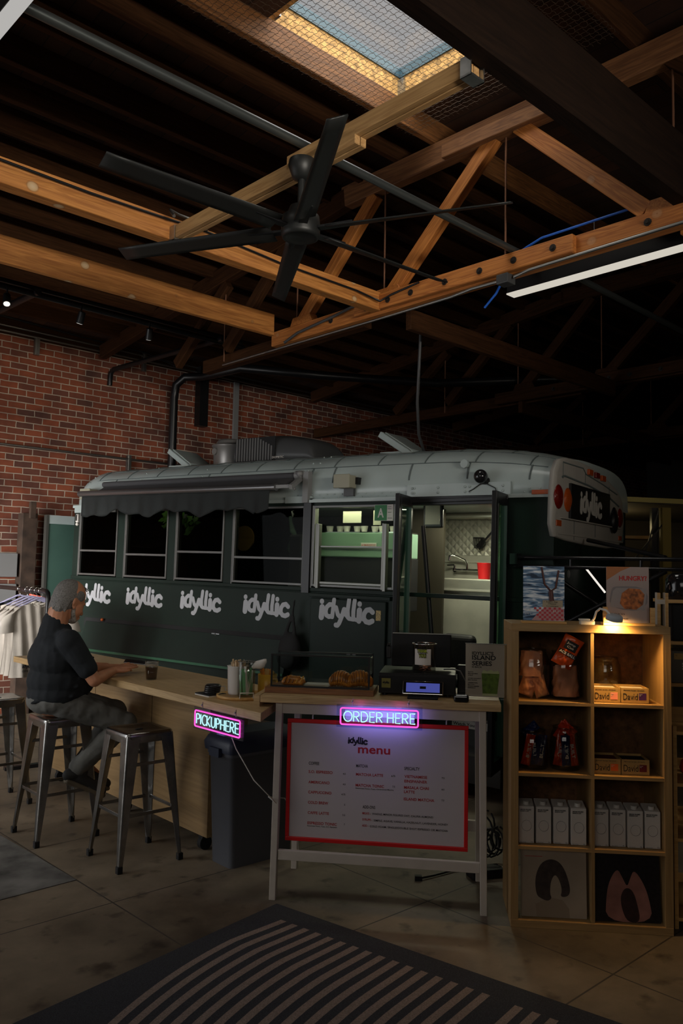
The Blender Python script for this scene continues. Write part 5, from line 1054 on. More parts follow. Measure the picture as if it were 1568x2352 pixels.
def paperbag(x, y, z, w, h, d, lab, seed):
    rr = random.Random(seed); ph = [rr.uniform(0, 6) for _ in range(6)]
    rings = []
    for k in range(13):
        v = k/12; ring = []
        for i in range(28):
            a = 2*pi*i/28; rx = w/2*(1-.10*v); ry = d/2*(1-.72*v**1.5)
            cr = 1+.10*sin(5*a+ph[0]+7*v)*(1-v)+.08*sin(9*a+ph[1]-11*v)
            ring.append((rx*cr*math.copysign(abs(cos(a))**.7, cos(a)), ry*cr*math.copysign(abs(sin(a))**.7, sin(a)), h*v+.006*sin(3*a+ph[2])*v))
        rings.append(ring)
    o = MB().ring_loft(rings).build('paper_bag', M['pinkbag'], None, sw(x, y, z), (0, 0, SYW))
    return tag(o, lab, 'snack bag')
paperbag(.118, .15, 1.20, .115, .125, .075, 'folded pink bag standing highest in the left jar', 2)
bag(.098, .14, 1.15, .085, .10, .05, M['pinkbag'], 'crumpled pink bag low in the left jar, at the shelf side', .35, 5); bag(.158, .13, 1.15, .07, .105, .05, M['pinkbag'], 'crumpled pink bag low in the left jar, on its right', -.3, 6)
paperbag(.288, .15, 1.105, .125, .15, .11, 'pink bag filling the jar below the orange packet', 3)
ob = pillow('crisp_packet', .105, .16, .045, M['orangebag'], sw(.29, .085, 1.335), (0, rad(28), SYW), 9, .004); tag(ob, 'bright orange snack packet leaning on top of the jar', 'snack packet')
MB().box(-.034, .030, -.030, -.027, .008, .055).build('black_label', M['black'], ob, bevel=.008)
letters('brand_words', [('Jump', -.028, .036, .011, .045), ('Cut', -.02, .018, .011, .036)], M['paper'], ob, y=-.0305); letters('flavour_words', [('ACE BALL', -.044, -.018, .013, .086)], M['paper'], ob, y=-.028, fat=.03); MB().box(-.046, .046, -.027, -.0245, -.022, -.002).build('word_band', M['black'], ob)
for i, (x, m, ti, s, lab) in enumerate(((.095, 'redfoil', .2, 1, 'orange-red wrapped bar at the left of the blue jar'), (.128, 'bluefoil', -.1, 2, 'dark blue wrapped bar in the middle of the blue jar'), (.160, 'bluefoil', .12, 3, 'dark blue wrapped bar at the right of the blue jar'), (.255, 'redfoil', .15, 4, 'red wrapped bar at the left of the red jar'), (.283, 'bluefoil', -.05, 5, 'dark blue wrapped bar in the middle of the red jar'), (.318, 'redfoil', -.15, 6, 'red wrapped bar at the right of the red jar'))):
    b_ = bag(x, .10+.02*(i % 2), .835, .046, .155, .03, M[m], lab, ti, s, 'wrapped_bar', 'snack bar')
    letters('brand_word', [('BUILT', -.035, -.008, .016, .07)], M['paper'], b_, y=-.021, rot=(0, rad(90 if i % 2 else -90), 0), fat=.03)
for i, (x, z, m, ti) in enumerate(((.11, .93, 'bluefoil', .9), (.30, .94, 'redfoil', -.8), (.268, .93, 'redfoil', .5))): bag(x, .14, z, .05, .09, .03, M[m], ['crumpled blue wrapper sticking out of the blue jar', 'crumpled red wrapper on top of the red jar, right', 'crumpled red wrapper on top of the red jar, left'][i], ti, 20+i, 'wrapped_bar', 'snack bar')
def kbox(x, z, card, lab, open_='paper'):
    b = thing('snack_box', lab, 'box', sw(x, .05, z), SYW)
    MB().box(0, .134, 0, .004, 0, .074).box(0, .134, .146, .15, 0, .074).box(0, .004, .004, .146, 0, .074).box(.130, .134, .004, .146, 0, .074).box(0, .134, 0, .15, 0, .003).build('carton', M['kraft'], b)
    MB().box(.006, .128, .008, .142, .050, .064).build('contents', M[open_], b)
    letters('brand_word', [('David', .010, .016, .034, .070)], M['ink'], b, y=-.0003, fat=-.004)
    cd_ = MB().box(.086, .121, -.0012, 0, .016, .050).build('flavour_card', M[card], b); letters('card_words', [('Protein', .089, .042, .004, .014), ('Bar', .089, .036, .004, .008)], M['paper'], cd_, y=-.0014); letters('fine_print', [('28g Protein  0g Sugar  150 Calories', .012, .062, .004, .10)], M['ink'], b, y=-.0003)
kbox(.407, 1.091, 'pinkcard', 'open kraft box with a pink card, top row left'); kbox(.545, 1.091, 'purplecard', 'open kraft box with a dark purple card, top row right')
kbox(.407, .741, 'orangecard', 'open kraft box with an orange card, second row left', 'maroon'); kbox(.545, .741, 'maroon', 'open kraft box with a maroon card, second row right', 'ink')
names = ['at the far left end', 'second from the left', 'third from the left', 'touching the divider on its left', 'touching the divider on its right', 'second right of the divider', 'third right of the divider', 'at the far right end']
for i, x in enumerate((.044, .129, .214, .299, .407, .490, .572, .655)):
    c = thing('milk_carton', 'white oat milk carton '+names[i]+' of the carton row', 'carton', sw(x, .05+.004*(i % 3), .388), SYW+rad((-1, .8, -.5, 1, 0, -.8, .6, -1.2)[i]), 'oat milk cartons')
    MB().add([(0, 0, 0), (.075, 0, 0), (.075, .092, 0), (0, .092, 0), (0, 0, .178), (.075, 0, .178), (.075, .092, .196), (0, .092, .196)], [(0, 1, 2, 3), (4, 5, 6, 7), (0, 1, 5, 4), (1, 2, 6, 5), (2, 3, 7, 6), (3, 0, 4, 7)]).build('carton_box', M['carton'], c, bevel=.003)
    MB().cyl((.0375, .030, .180), (.0375, .028, .199), .0155, n=20).build('screw_cap', M['white'], c, bevel=.002)
    letters('product_words', [('MINOR FIGURES', .008, .160, .0055, .052), ('BARISTA OAT', .008, .1525, .0055, .042)], M['ink'], c, y=-.0004, fat=.04); letters('fine_print', [('Oat drink', .006, .004, .003, .03), ('1L', .060, .004, .006, .010)], M['ink'], c, y=-.0004)
    MB().tube([(.038+.024*cos(2*pi*k/28), -.0004, .085+.026*sin(2*pi*k/28)) for k in range(28)], .0006, 4, closed=True).build('printed_ring', M['ink'], c)
r1 = thing('record_sleeve', 'cream record sleeve with a dark rounded shape, bottom left', 'record', sw(.056, .045, .038), SYW)
TILT = (rad(-4), 0, 0)
MB().box(0, .318, 0, .006, 0, .318).build('sleeve', mat('sleeve_cream', (.36, .29, .215), .6, noise=.15, nscale=6), r1, rot=TILT, bevel=.0008)
hp = [(.075, .10), (.068, .16), (.076, .21), (.10, .255), (.14, .275), (.18, .268), (.21, .235), (.232, .175), (.24, .125), (.225, .10), (.19, .098), (.20, .13), (.186, .18), (.165, .205), (.145, .17), (.14, .11), (.15, .09), (.13, .075), (.10, .085)]
MB().prism(soft(hp), -.001, 0).build('printed_shape', mat('print_brown', (.045, .030, .024), .6, noise=.5, nscale=30), r1, rot=TILT); MB().prism([(.075, .0), (.235, .0), (.232, .045), (.20, .085), (.15, .092), (.10, .075), (.07, .06)], -.0006, 0).build('printed_tint', mat('print_beige', (.28, .215, .15), .6), r1, rot=TILT); MB().box(.02, .105, -.0008, 0, .283, .2855).build('printed_rule', M['redtext'], r1, rot=TILT)
r2 = thing('record_sleeve', 'dark record sleeve with a large pale pink shape, bottom right', 'record', sw(.410, .035, .038), SYW+rad(2))
T2 = (rad(-6), 0, 0)
MB().box(0, .318, 0, .006, 0, .318).build('sleeve', mat('sleeve_black', (.012, .010, .012), .4, noise=.8, nscale=60), r2, rot=T2, bevel=.0008)
MB().prism(soft([(.05, .0), (.28, .0), (.262, .12), (.235, .19), (.195, .245), (.175, .20), (.16, .16), (.14, .20), (.115, .25), (.075, .19), (.058, .12)]), -.001, 0).build('printed_shape', mat('print_pink', (.34, .15, .12), .6, noise=.25, nscale=14), r2, rot=T2); MB().prism(soft([(.13, .06), (.155, .0), (.22, .0), (.205, .09), (.185, .15), (.15, .16), (.125, .12)]), -.0018, -.001).build('printed_shade', mat('print_dark', (.035, .012, .010), .6, noise=.5, nscale=40), r2, rot=T2)
# on top of the shelf
def stand(name, lab, x, w, y=.05, yaw=0): return thing(name, lab, 'sign', sw(x, y, 1.475), SYW+yaw)
s1 = stand('photo_sign', 'shiny blue and red croissant photo in an acrylic stand on the shelf', .056, .22)
MB().box(0, .222, -.012, .05, 0, .013).build('wooden_base', M['bamboo'], s1, bevel=.002); MB().box(-.03, .216, .012, .016, .013, .295).build('acrylic_sleeve', M['acrylic'], s1)
def photo_mat():
    m, nt, b = nodes('foil_photo'); N = nt.nodes.new; L = nt.links
    tc = N('ShaderNodeTexCoord'); mp = N('ShaderNodeMapping'); mp.inputs['Scale'].default_value = (5, 1, 26); mp.inputs['Rotation'].default_value = (0, rad(10), 0); L.new(tc.outputs['Object'], mp.inputs[0])
    n = N('ShaderNodeTexNoise'); n.inputs['Scale'].default_value = 1.6; n.inputs['Detail'].default_value = 5; n.inputs['Distortion'].default_value = 1.5; L.new(mp.outputs[0], n.inputs['Vector'])
    r = N('ShaderNodeValToRGB'); e = r.color_ramp.elements; e[0].position = .35; e[0].color = (.03, .05, .09, 1); e[1].position = .60; e[1].color = (.85, .9, .95, 1); x = e.new(.48); x.color = (.16, .28, .45, 1)
    L.new(n.outputs['Fac'], r.inputs[0]); L.new(r.outputs[0], b.inputs['Base Color']); b.inputs['Roughness'].default_value = .25; b.inputs['Coat Weight'].default_value = .4
    return m
ph1 = MB().box(.008, .214, .008, .012, .014, .290).build('photo_print', photo_mat(), s1)
chk = MB()
for i in range(13):
    for j in range(6):
        if (i+j) % 2 == 0 and i*1.0 > 3-j*.6: chk.box(.05+i*.0122, .0618+i*.0122, .0070, .008, .016+j*.011, .0266+j*.011)
chk.build('printed_check', mat('gingham_red', (.50, .045, .06), .5), ph1); MB().prism([(.05, .016), (.212, .016), (.212, .075), (.13, .095), (.085, .055)], .0074, .008).build('printed_napkin', mat('napkin_pink', (.52, .28, .29), .5), ph1)
cp = MB(); cp.tube([(.10, .006, .286), (.115, .006, .20), (.145, .006, .165), (.17, .006, .18), (.185, .006, .27)], .005, 6).tube([(.145, .006, .165), (.15, .006, .115)], .012, 6); cp.build('printed_claws', mat('print_brownred', (.09, .03, .025), .5), ph1)
nc = MB().box(.105, .205, .0055, .0065, .082, .118).build('handwritten_note', mat('note_tan', (.40, .33, .23), .7), ph1); letters('note_words', [('+ Bacon Egg', .110, .107, .007, .07), ('Cheese', .132, .097, .007, .04), ('Croissant', .124, .086, .007, .06)], M['ink'], nc, y=.0053); letters('printed_words', [('10 B', .016, .062, .010, .028), ('270 C', .016, .045, .010, .034), ('$7.5', .155, .058, .010, .03)], M['paper'], ph1, y=.0055)
s2 = stand('photo_sign', 'HUNGRY? pizza photo sign in a wooden stand on the shelf', .456, .25, .04)
MB().box(0, .252, -.012, .055, 0, .014).box(0, .022, -.012, .006, .014, .092).box(.23, .252, -.012, .006, .014, .092).build('wooden_base', M['bamboo'], s2, bevel=.002)
pz = MB().box(.02, .228, .008, .012, .014, .294).build('photo_print', mat('print_mauve', (.46, .36, .34), .5), s2); MB().box(.018, .236, .003, .0055, .014, .297).build('acrylic_sleeve', M['acrylic'], s2)
MB().prism([(.02, .294), (.14, .294), (.09, .272), (.05, .245), (.02, .225)], .0074, .008).build('printed_corner', mat('print_orange', (.48, .17, .05), .5), pz)
letters('printed_words', [('HUNGRY?', .082, .226, .024, .135)], mat('print_red', (.62, .02, .015), .5), pz, y=.0072, fat=.035); letters('printed_words', [('86 SLICES', .034, .052, .010, .075), ('PEPPERONI', .080, .030, .006, .045)], M['ink'], pz, y=.0072)
tr_ = MB().prism(soft([(.03, .085), (.215, .068), (.226, .195), (.062, .198), (.042, .18)]), .0068, .0074).build('printed_tray', mat('tray_grey', (.27, .24, .25), .4), pz); MB().prism([(.036, .092), (.208, .077), (.216, .186), (.068, .188), (.052, .172)], .0062, .0068).build('printed_tray_floor', mat('tray_lite', (.40, .35, .35), .4), tr_)
MB().prism(soft([(.080, .084), (.194, .080), (.210, .182), (.100, .188)], 1), .0052, .0062).build('printed_pizza', mat('pizza_print', (.52, .15, .03), .5, noise=.75, nscale=55), tr_)
cl = thing('clamp_lamp', 'small white clip-on lamp shining on the shelf front', 'lamp', sw(.445, 0, 1.475), SYW)
MB().tube([(-.045, .055, .012), (-.03, .05, .03), (-.02, .045, .065), (-.005, .03, .082), (.02, .0, .075), (.032, -.022, .055)], .006, 10).build('gooseneck', M['white'], cl)
MB().box(-.10, -.03, .03, .08, .0, .02).box(-.105, -.05, .04, .07, .02, .03).build('clamp', M['ceramic'], cl, bevel=.004)
hd = MB().lathe([(0, .014), (.034, .014), (.040, .008), (.041, -.010), (.036, -.012), (0, -.012)], n=40).build('lamp_head', mat('lamp_grey', (.36, .40, .45), .4), cl, loc=(.050, -.035, .040), rot=(rad(14), rad(6), 0))
MB().lathe([(0, -.0125), (.033, -.0125), (.033, -.0145), (0, -.0145)], n=32).build('led_disc', M['warmlamp'], hd)
light('shelf_lamp_beam', 'SPOT', (.052, -.036, .020), 18, (1, .58, .18), aim=(.06, .22, -.40), size=.03, spot=rad(160), blend=.6, parent=cl)
light('shelf_lamp_back', 'SPOT', (.085, -.02, .036), .09, (1, .70, .34), aim=(.13, .05, .02), size=.012, spot=rad(95), blend=.6, parent=cl)

# ladder shelf at the right edge with its things
la = thing('ladder_shelf', 'open wooden ladder shelf behind the right end of the cube shelf', 'shelf', sw(.835, .45, 0), SYW)
for x, y in ((0, 0), (.042, 0), (0, .3), (.6, 0), (.6, .3)): MB().box(x, x+.018, y, y+.03, 0, 1.636).build('post', M['bamboo'], la)
MB().box(-.003, 0, -.003, .03, 0, 1.638).box(.039, .042, -.003, .03, 0, 1.638).box(0, .042, -.002, .0, 1.575, 1.60).build('pale_edge', M['whitewood'], la)
for z in (1.60, 1.374, 1.148, .945, .69, .42, .05): MB().box(.06, .75, .0, .30, z-.018, z).build('shelf_board', M['bamboo'], la)
MB().box(-.03, -.012, -.36, -.33, 0, .98).build('front_post', M['bamboo'], la)
for z in (.953, .70, .433, .053): MB().box(-.012, .6, -.36, -.10, z-.016, z).build('shelf_board', M['bamboo'], la)
MB().box(.065, .5, .01, .25, 1.148-.018-.20, 1.148-.018-.19).box(.065, .5, .01, .02, .945, 1.02).box(.065, .075, .02, .25, .945, 1.06).build('tray', M['bamboo'], la)
kb = thing('coffee_appliance', 'glossy black coffee appliance at the right edge on the ladder shelf', 'appliance', sw(1.01, .57, 1.60), SYW)
MB().lathe([(.085, 0), (.095, .02), (.092, .11), (.082, .135), (.05, .148), (0, .15)], n=32).build('body', M['black_gloss'], kb); MB().tube([(-.085, -.03, .03), (-.10, -.05, .06), (-.09, -.04, .10)], .008).build('handle', M['black_gloss'], kb)
tag(MB().box(-.09, .05, -.1, .1, 0, .20).build('black_box', M['black_matte'], loc=sw(1.01, .57, 1.374), rot=(0, 0, SYW), bevel=.01), 'plain black box on the ladder shelf below the glossy coffee appliance', 'box')
gb = thing('grey_carton', 'dark grey product box with a pale label on the ladder shelf', 'box', sw(.915, .47, 1.15), SYW)
MB().box(0, .25, 0, .2, 0, .17).build('box_body', mat('box_taupe', (.12, .105, .085), .6), gb); lbp = MB().box(.012, .12, -.002, 0, .125, .158).build('pale_label', M['kraft'], gb); letters('label_words', [('12', .02, .143, .007, None), ('BREW', .06, .143, .008, None), ('Filter', .06, .131, .007, None)], M['ink'], lbp, y=-.0024)
for k in range(3): MB().box(.055, .10, -.002, 0, .07+.014*k, .079+.014*k).build('label_strip', M['paper'], gb, bevel=.002)
tag(blob('wrapped_goods', [('e', (0, 0, 0), (.06, .05, .06)), ('e', (.06, 0, .02), (.05, .05, .05))], M['redfoil'], None, .008, 1, loc=sw(.93, .2, .76), disp=(.02, .03)), 'dark red foil goods on the lower ladder shelf', 'packet')
tag(MB().cyl((-.0, 0, 0), (.3, 0, 0), .055, n=24).build('paper_roll', M['kraft'], loc=sw(.84, .26, .109), rot=(0, 0, SYW)), 'kraft paper roll lying on the bottom ladder shelf', 'roll')

# ================================================================== BAR STOOLS
def stool(loc, yaw, lab):
    s = thing('bar_stool', lab, 'stool', loc, yaw, 'gunmetal bar stools')
    def sq(h, z, r=.03):
        P = []
        for sx, sy, a in ((1, 1, 0), (-1, 1, 90), (-1, -1, 180), (1, -1, 270)): P += [(sx*(h-r)+r*cos(rad(a+b)), sy*(h-r)+r*sin(rad(a+b)), z) for b in (0, 22, 45, 67, 90)]
        return P
    MB().ring_loft([sq(.150, .70), sq(.153, .735), sq(.152, .752), sq(.146, .760), sq(.120, .757), sq(.04, .752)], smooth=True, cap0=False).build('seat', M['gunmetal'], s)
    MB().box(-.022, .022, -.008, .008, .7525, .7545).build('drain_slot', M['black_matte'], s)
    for sx in (1, -1):
        for sy in (1, -1):
            mb = MB()
            def sec(t):
                c = .150+(.205-.150)*t; z = .745*(1-t)+.012*t; w = .085*(1-t)+.026*t; th = .020; g = .010
                P = [(c, c-w), (c, c-g), (c-.003, c-.003), (c-g, c), (c-w, c), (c-w, c-.006), (c-th, c-th), (c-.006, c-w)]
                return [(sx*x, sy*y, z) for x, y in P]
            mb.ring_loft([sec(k/8) for k in range(9)], smooth=False)
            lg_ = mb.build('leg', M['gunmetal'], s, bevel=.002)
            MB().box(-.016, .016, -.016, .016, 0, .04).build('rubber_foot', M['black_matte'], lg_, loc=(sx*.193, sy*.193, 0), bevel=.004)
    q = .178
    for z, c in ((.30, q), (.58, .158)):
        for a, b in (((-c, -c), (c, -c)), ((c, -c), (c, c)), ((c, c), (-c, c)), ((-c, c), (-c, -c))):
            if z > .5 and a[0] == b[0]: continue
            MB().bar((a[0]*.97, a[1]*.97, z), (b[0]*.97, b[1]*.97, z), .008, .020).build('crossbar', M['gunmetal'], s, bevel=.002)
    return s
sa = rad(41)
st0 = stool((-1.195, 5.035, 0), sa, 'empty gunmetal bar stool nearest the trash can')
dup(st0, (-1.81, 5.44, 0), sa, 'gunmetal bar stool the man is sitting on')
dup(st0, (-2.50, 6.13, 0), sa, 'gunmetal bar stool at the left edge below the hanging shirts')

# ================================================================== THE MAN
A = rad(33)
pm = thing('person', 'grey-bearded man in a dark tee and grey jeans sitting hunched at the bar', 'person', (-1.81, 5.44, 0), A)
HC = Vector((.032, .0, 1.500)); HR = Euler((0, rad(24), rad(16))).to_matrix()
def h(x, y, z): return HC+HR @ Vector((x, y, z))
def he(c, r): return ('e', h(*[q*1.06 for q in c]), tuple(q*1.06 for q in r), HR)
SHN, SHF = (-.015, -.205, 1.245), (-.015, .205, 1.245)
ELN, WRN = (.135, -.27, 1.005), (.300, -.125, 1.04)
ELF, WRF = (.16, .25, 1.03), (.315, .065, 1.045)
HIPN, KNN, ANN = (.0, -.10, .845), (.385, -.17, .70), (.085, -.13, .43)
HIPF, KNF, ANF = (.0, .10, .845), (.42, .15, .73), (.20, .14, .40)
P = [('e', (-.03, 0, .87), (.17, .185, .12)), ('e', (.0, 0, .99), (.20, .185, .17)), ('e', (-.05, 0, 1.14), (.15, .195, .16)), ('c', SHN, SHF, .062, .062),
     ('c', (-.06, 0, 1.28), h(-.045, 0, -.07), .074, .068), ('c', SHN, ELN, .056, .044), ('c', ELN, WRN, .044, .028), ('c', SHF, ELF, .056, .044), ('c', ELF, WRF, .044, .028),
     ('c', HIPN, KNN, .085, .058), ('c', KNN, ANN, .056, .038), ('c', HIPF, KNF, .085, .058), ('c', KNF, ANF, .056, .038), ('c', ANN, (.17, -.13, .33), .036, .03), ('c', ANF, (.29, .14, .32), .036, .03),
     he((-.012, 0, .03), (.101, .079, .098)), he((.04, 0, -.035), (.062, .063, .085)), he((.062, 0, -.095), (.034, .038, .030)), he((.078, 0, .012), (.022, .05, .013)),
     ('c', h(.094, 0, -.008), h(.117, 0, -.048), .009, .013), he((.094, 0, -.078), (.014, .026, .006)), he((.095, 0, -.089), (.013, .022, .006)), he((.075, .03, -.012), (.014, .014, .010)), he((.075, -.03, -.012), (.014, .014, .010)),
     he((.066, .036, -.045), (.026, .024, .022)), he((.066, -.036, -.045), (.026, .024, .022)), ('c', h(-.02, 0, -.06), h(.03, 0, -.085), .055, .045)]
for s_ in (1, -1): P += [he((-.004, s_*.080, -.022), (.018, .008, .032)), he((-.016, s_*.087, -.012), (.012, .007, .026)), he((.0, s_*.082, -.048), (.010, .007, .011))]
def hand(wr, dirv, side, up, curl):
    """palm, four bent fingers, thumb leaving the side of the palm near its base"""
    w = Vector(wr); d = Vector(dirv).normalized(); u = (Vector(up)-d*Vector(up).dot(d)).normalized(); s_ = d.cross(u)*side; L = []
    pe = w+d*.085
    for k in (-1, 0, 1): L.append(('c', w+d*.02+s_*.012*k, pe+s_*.026*k, .019, .0155))
    for k, (off, ln) in enumerate(((-.033, .060), (-.011, .072), (.011, .078), (.033, .070))):
        b = pe+s_*off; m1 = b+(d+s_*off*4-u*curl*.4).normalized()*ln*.5; m2 = m1+(d+s_*off*4-u*curl).normalized()*ln*.34; m3 = m2+(d+s_*off*3-u*curl*1.6).normalized()*ln*.26
        L += [('c', b, m1, .0105, .0095), ('c', m1, m2, .0095, .0085), ('c', m2, m3, .0085, .007)]
    tb_ = w+d*.028+s_*.026; t1 = tb_+(d*.7+s_*.75).normalized()*.038; t2 = t1+(d*.95+s_*.25-u*curl*.3).normalized()*.028
    return L+[('c', tb_, t1, .014, .0115), ('c', t1, t2, .0115, .0085)]
P += hand(WRN, (.88, .22, .20), 1, (0, -.25, 1), .10) + hand(WRF, (.80, -.45, .02), -1, (0, .3, 1), .35)
blob('body', P, M['skin'], pm, .0048, 3)
# hair round the sides and back, thin on the crown; short white beard
hr = [he((-.026, 0, .014), (.094, .081, .097)), he((-.05, 0, -.05), (.062, .072, .07)), he((-.055, 0, -.085), (.045, .06, .04)), he((.004, .050, .035), (.055, .030, .045)), he((.004, -.050, .035), (.055, .030, .045))]
hr.append(he((-.022, 0, .030), (.096, .078, .0975)))
for k in range(12): y = -.05+.1*k/11; hr.append(('c', h(.03, y, .118-.3*y*y*10), h(.094, y*1.1, .088+.012*sin(k*2.1)), .004, .0025))
for k in range(20): a = rad(100+160*k/19); hr.append(('c', h(-.03+.085*cos(a), .078*sin(a), -.02), h(-.03+.078*cos(a), .074*sin(a), -.085-.012*sin(k*1.7)), .010, .006))
blob('hair', hr, M['hair'], pm, .0045, 2)
bd = [he((.058, 0, -.108), (.036, .040, .022)), he((.085, 0, -.096), (.016, .027, .014)), he((.099, 0, -.070), (.008, .027, .006))]
for s_ in (1, -1): bd += [('c', h(.005, s_*.068, -.02), h(.02, s_*.066, -.078), .010, .014), ('c', h(.02, s_*.066, -.078), h(.06, s_*.038, -.112), .014, .018)]
blob('beard', bd, M['beard'], pm, .005, 1)
# tee shirt: follows torso, sleeves end above the elbow
lerp = lambda a, b, t: tuple(Vector(a).lerp(Vector(b), t))
T_ = [('e', (-.022, 0, .90), (.192, .205, .11)), ('e', (.0, 0, .985), (.218, .205, .165)), ('e', (-.045, 0, 1.13), (.170, .212, .165)), ('e', (-.07, 0, 1.20), (.115, .20, .10)), ('c', SHN, SHF, .078, .078), ('c', (-.065, 0, 1.24), (-.06, 0, 1.355), .108, .082), ('c', (-.055, 0, 1.31), (-.01, 0, 1.30), .075, .065)]
T_ += [('c', SHN, lerp(SHN, ELN, .70), .078, .066), ('c', SHF, lerp(SHF, ELF, .70), .078, .066)]
for k in range(5): T_.append(('c', (-.20+.02*k, -.10+.03*k, .86+.05*k), (.02+.03*k, -.20, .90+.06*k), .012, .010))
blob('tee_shirt', T_, M['tee'], pm, .007, 3, disp=(.012, .09))
J_ = [('e', (-.03, 0, .855), (.185, .195, .10)), ('c', HIPN, KNN, .100, .072), ('c', KNN, lerp(KNN, ANN, .96), .072, .060), ('c', HIPF, KNF, .100, .072), ('c', KNF, lerp(KNF, ANF, .96), .072, .060)]
blob('jeans', J_, M['jeans'], pm, .008, 3, disp=(.014, .06))
for (an, sx) in ((ANN, 'near'), (ANF, 'far')):
    a = Vector(an); t = a+Vector((.165, .0, -.155)); hl = a+Vector((-.045, 0, -.035))
    so = blob('shoe', [('c', hl+Vector((.0, 0, .0)), a+Vector((.03, 0, -.02)), .042, .046), ('c', a+Vector((.02, 0, -.05)), t, .044, .034), ('c', hl, t, .036, .03)], M['shoe'], pm, .006, 2)
    blob('sole', [('c', hl+Vector((-.015, 0, -.036)), t+Vector((.012, 0, -.034)), .019, .018), ('c', hl+Vector((-.01, .02, -.032)), t+Vector((.0, .02, -.03)), .017, .016), ('c', hl+Vector((-.01, -.02, -.032)), t+Vector((.0, -.02, -.03)), .017, .016)], M['sole'], so, .006, 1)
tag(MB().box(-.036, .036, -.075, .075, 0, .008).build('smartphone', M['black_gloss'], loc=(-1.40, 5.72, 1.072), rot=(rad(6), rad(-12), A+rad(60)), bevel=.004), 'dark phone in the seated man\'s hands', 'phone')

# ================================================================== CLOTHES RAIL AND SHIRTS
Pn, Pf = Vector((-2.56, 7.25, 1.505)), Vector((-3.75, 8.93, 1.505)); dv = (Pf-Pn).normalized(); yaw = math.atan2(dv.y, dv.x)
cr = thing('clothes_rail', 'black clothes rail at the left behind the seated man', 'clothes rail', (Pn.x, Pn.y, 0), yaw)
MB().tube([(0, 0, 0), (0, 0, 1.44), (.02, 0, 1.49), (.07, 0, 1.505), (2.0, 0, 1.505)], .022, 10).tube([(1.9, 0, 1.505), (1.9, 0, 0)], .022, 10).build('tube_frame', M['black'], cr)
MB().box(-.03, .03, -.3, .3, 0, .03).build('foot_bar', M['black'], cr)
def shirt(d, m, lab, dz=0.0, turn=0.0):
    s = thing('t_shirt', lab, 'shirt', Pn+dv*d+Vector((0, 0, dz)), yaw+turn, 'shirts on the clothes rail')
    mb = MB()
    def half(sg):
        def g(u, v):
            x = (u-.5)*2
            W_ = .235+.02*v-.012*sin(pi*v); z = -.10-.05*abs(x)**1.4*(1-v)-.66*v
            if v < .12: z -= .0
            if v == 0: z += -.03*max(0, 1-abs(x)*3.2)
            return (sg*(.018+.012*sin(9*x+sg+3*v)*v+.008*sin(17*x+5*v))*(1-.6*abs(x)**6), x*W_, z)
        return g
    mb.sheet(half(1), 30, 20); mb.sheet(half(-1), 30, 20)
    b = mb.build('body', m, s)
    for sg in (1, -1):
        sl = MB(); Q = [Vector((0, sg*.20, -.155)), Vector((0, sg*.27, -.21)), Vector((0, sg*.30, -.30)), Vector((0, sg*.305, -.37))]
        rings = []
        for k, q in enumerate(Q): rings.append([(q.x+(.028+.004*k)*cos(2*pi*i/16), q.y+(.050+.012*k)*sin(2*pi*i/16)*.9, q.z+(-sg*.03*sin(2*pi*i/16)*(1-k/4))) for i in range(16)])
        sl.ring_loft(rings, cap0=False, cap1=False).build('sleeve', m, s)
    MB().tube([(.02*cos(t_)+.004, .085*sin(t_), -.112-.030*cos(t_*1.0)**2) for t_ in [2*pi*i/24 for i in range(24)]], .008, 6, closed=True).build('collar', m, s)
    return s
def hanger(d, lab, dz=0, turn=0.0):
    hgr = thing('hanger', lab, 'hanger', Pn+dv*d+Vector((0, 0, dz)), yaw+turn, 'hangers on the clothes rail')
    MB().tube([(0, -.19, -.145), (0, -.10, -.10), (0, -.03, -.066), (0, 0, -.06), (0, .03, -.066), (0, .10, -.10), (0, .19, -.145)], .009, 8).build('shoulder_bar', M['lavender'], hgr)
    MB().tube([(0, 0, -.06), (0, 0, -.035), (0, .018, -.02), (0, .027, .0), (0, .02, .02), (0, 0, .028), (0, -.02, .02), (0, -.026, .005)], .003, 6).build('hook', M['chrome'], hgr)
    return hgr
sl_ = ['cream tee hanging at the front of the clothes rail', 'cream tee second along the clothes rail', 'pale tee third along the clothes rail', 'pale tee fourth along the clothes rail']
for i, (d, m) in enumerate(((.22, 'cotton'), (.36, 'cotton'), (.52, 'cotton'), (.68, 'cotton'), (.95, 'tee'))):
    s = shirt(d, M[m], sl_[i] if i < 4 else 'dark tee farthest along the clothes rail', 0, rad((4, -3, 5, -4, 2)[i])); hanger(d, ['lavender hanger at the front of the clothes rail', 'lavender hanger second on the rail', 'lavender hanger third on the rail', 'lavender hanger fourth on the rail', 'lavender hanger farthest along the rail'][i])
    if i == 0:
        logo('logo', -.05, .02, .10, M['ink'], s, y=-.0, loc=(-.034, .10, -.70), rot=(0, 0, rad(-90)), depth=.001); letters('printed_words', [('COFFEE CLUB', -.05, -.012, .016, .10)], M['ink'], s, loc=(-.034, .10, -.70), rot=(0, 0, rad(-90)), fat=.03)
tag(MB().box(0, .5, -.012, .012, -.012, .012).build('orange_strap', M['orangestrip'], loc=(-3.12, 8.3, 1.44), rot=(0, rad(12), 0)), 'red-orange strip behind the clothes rail', 'strip')

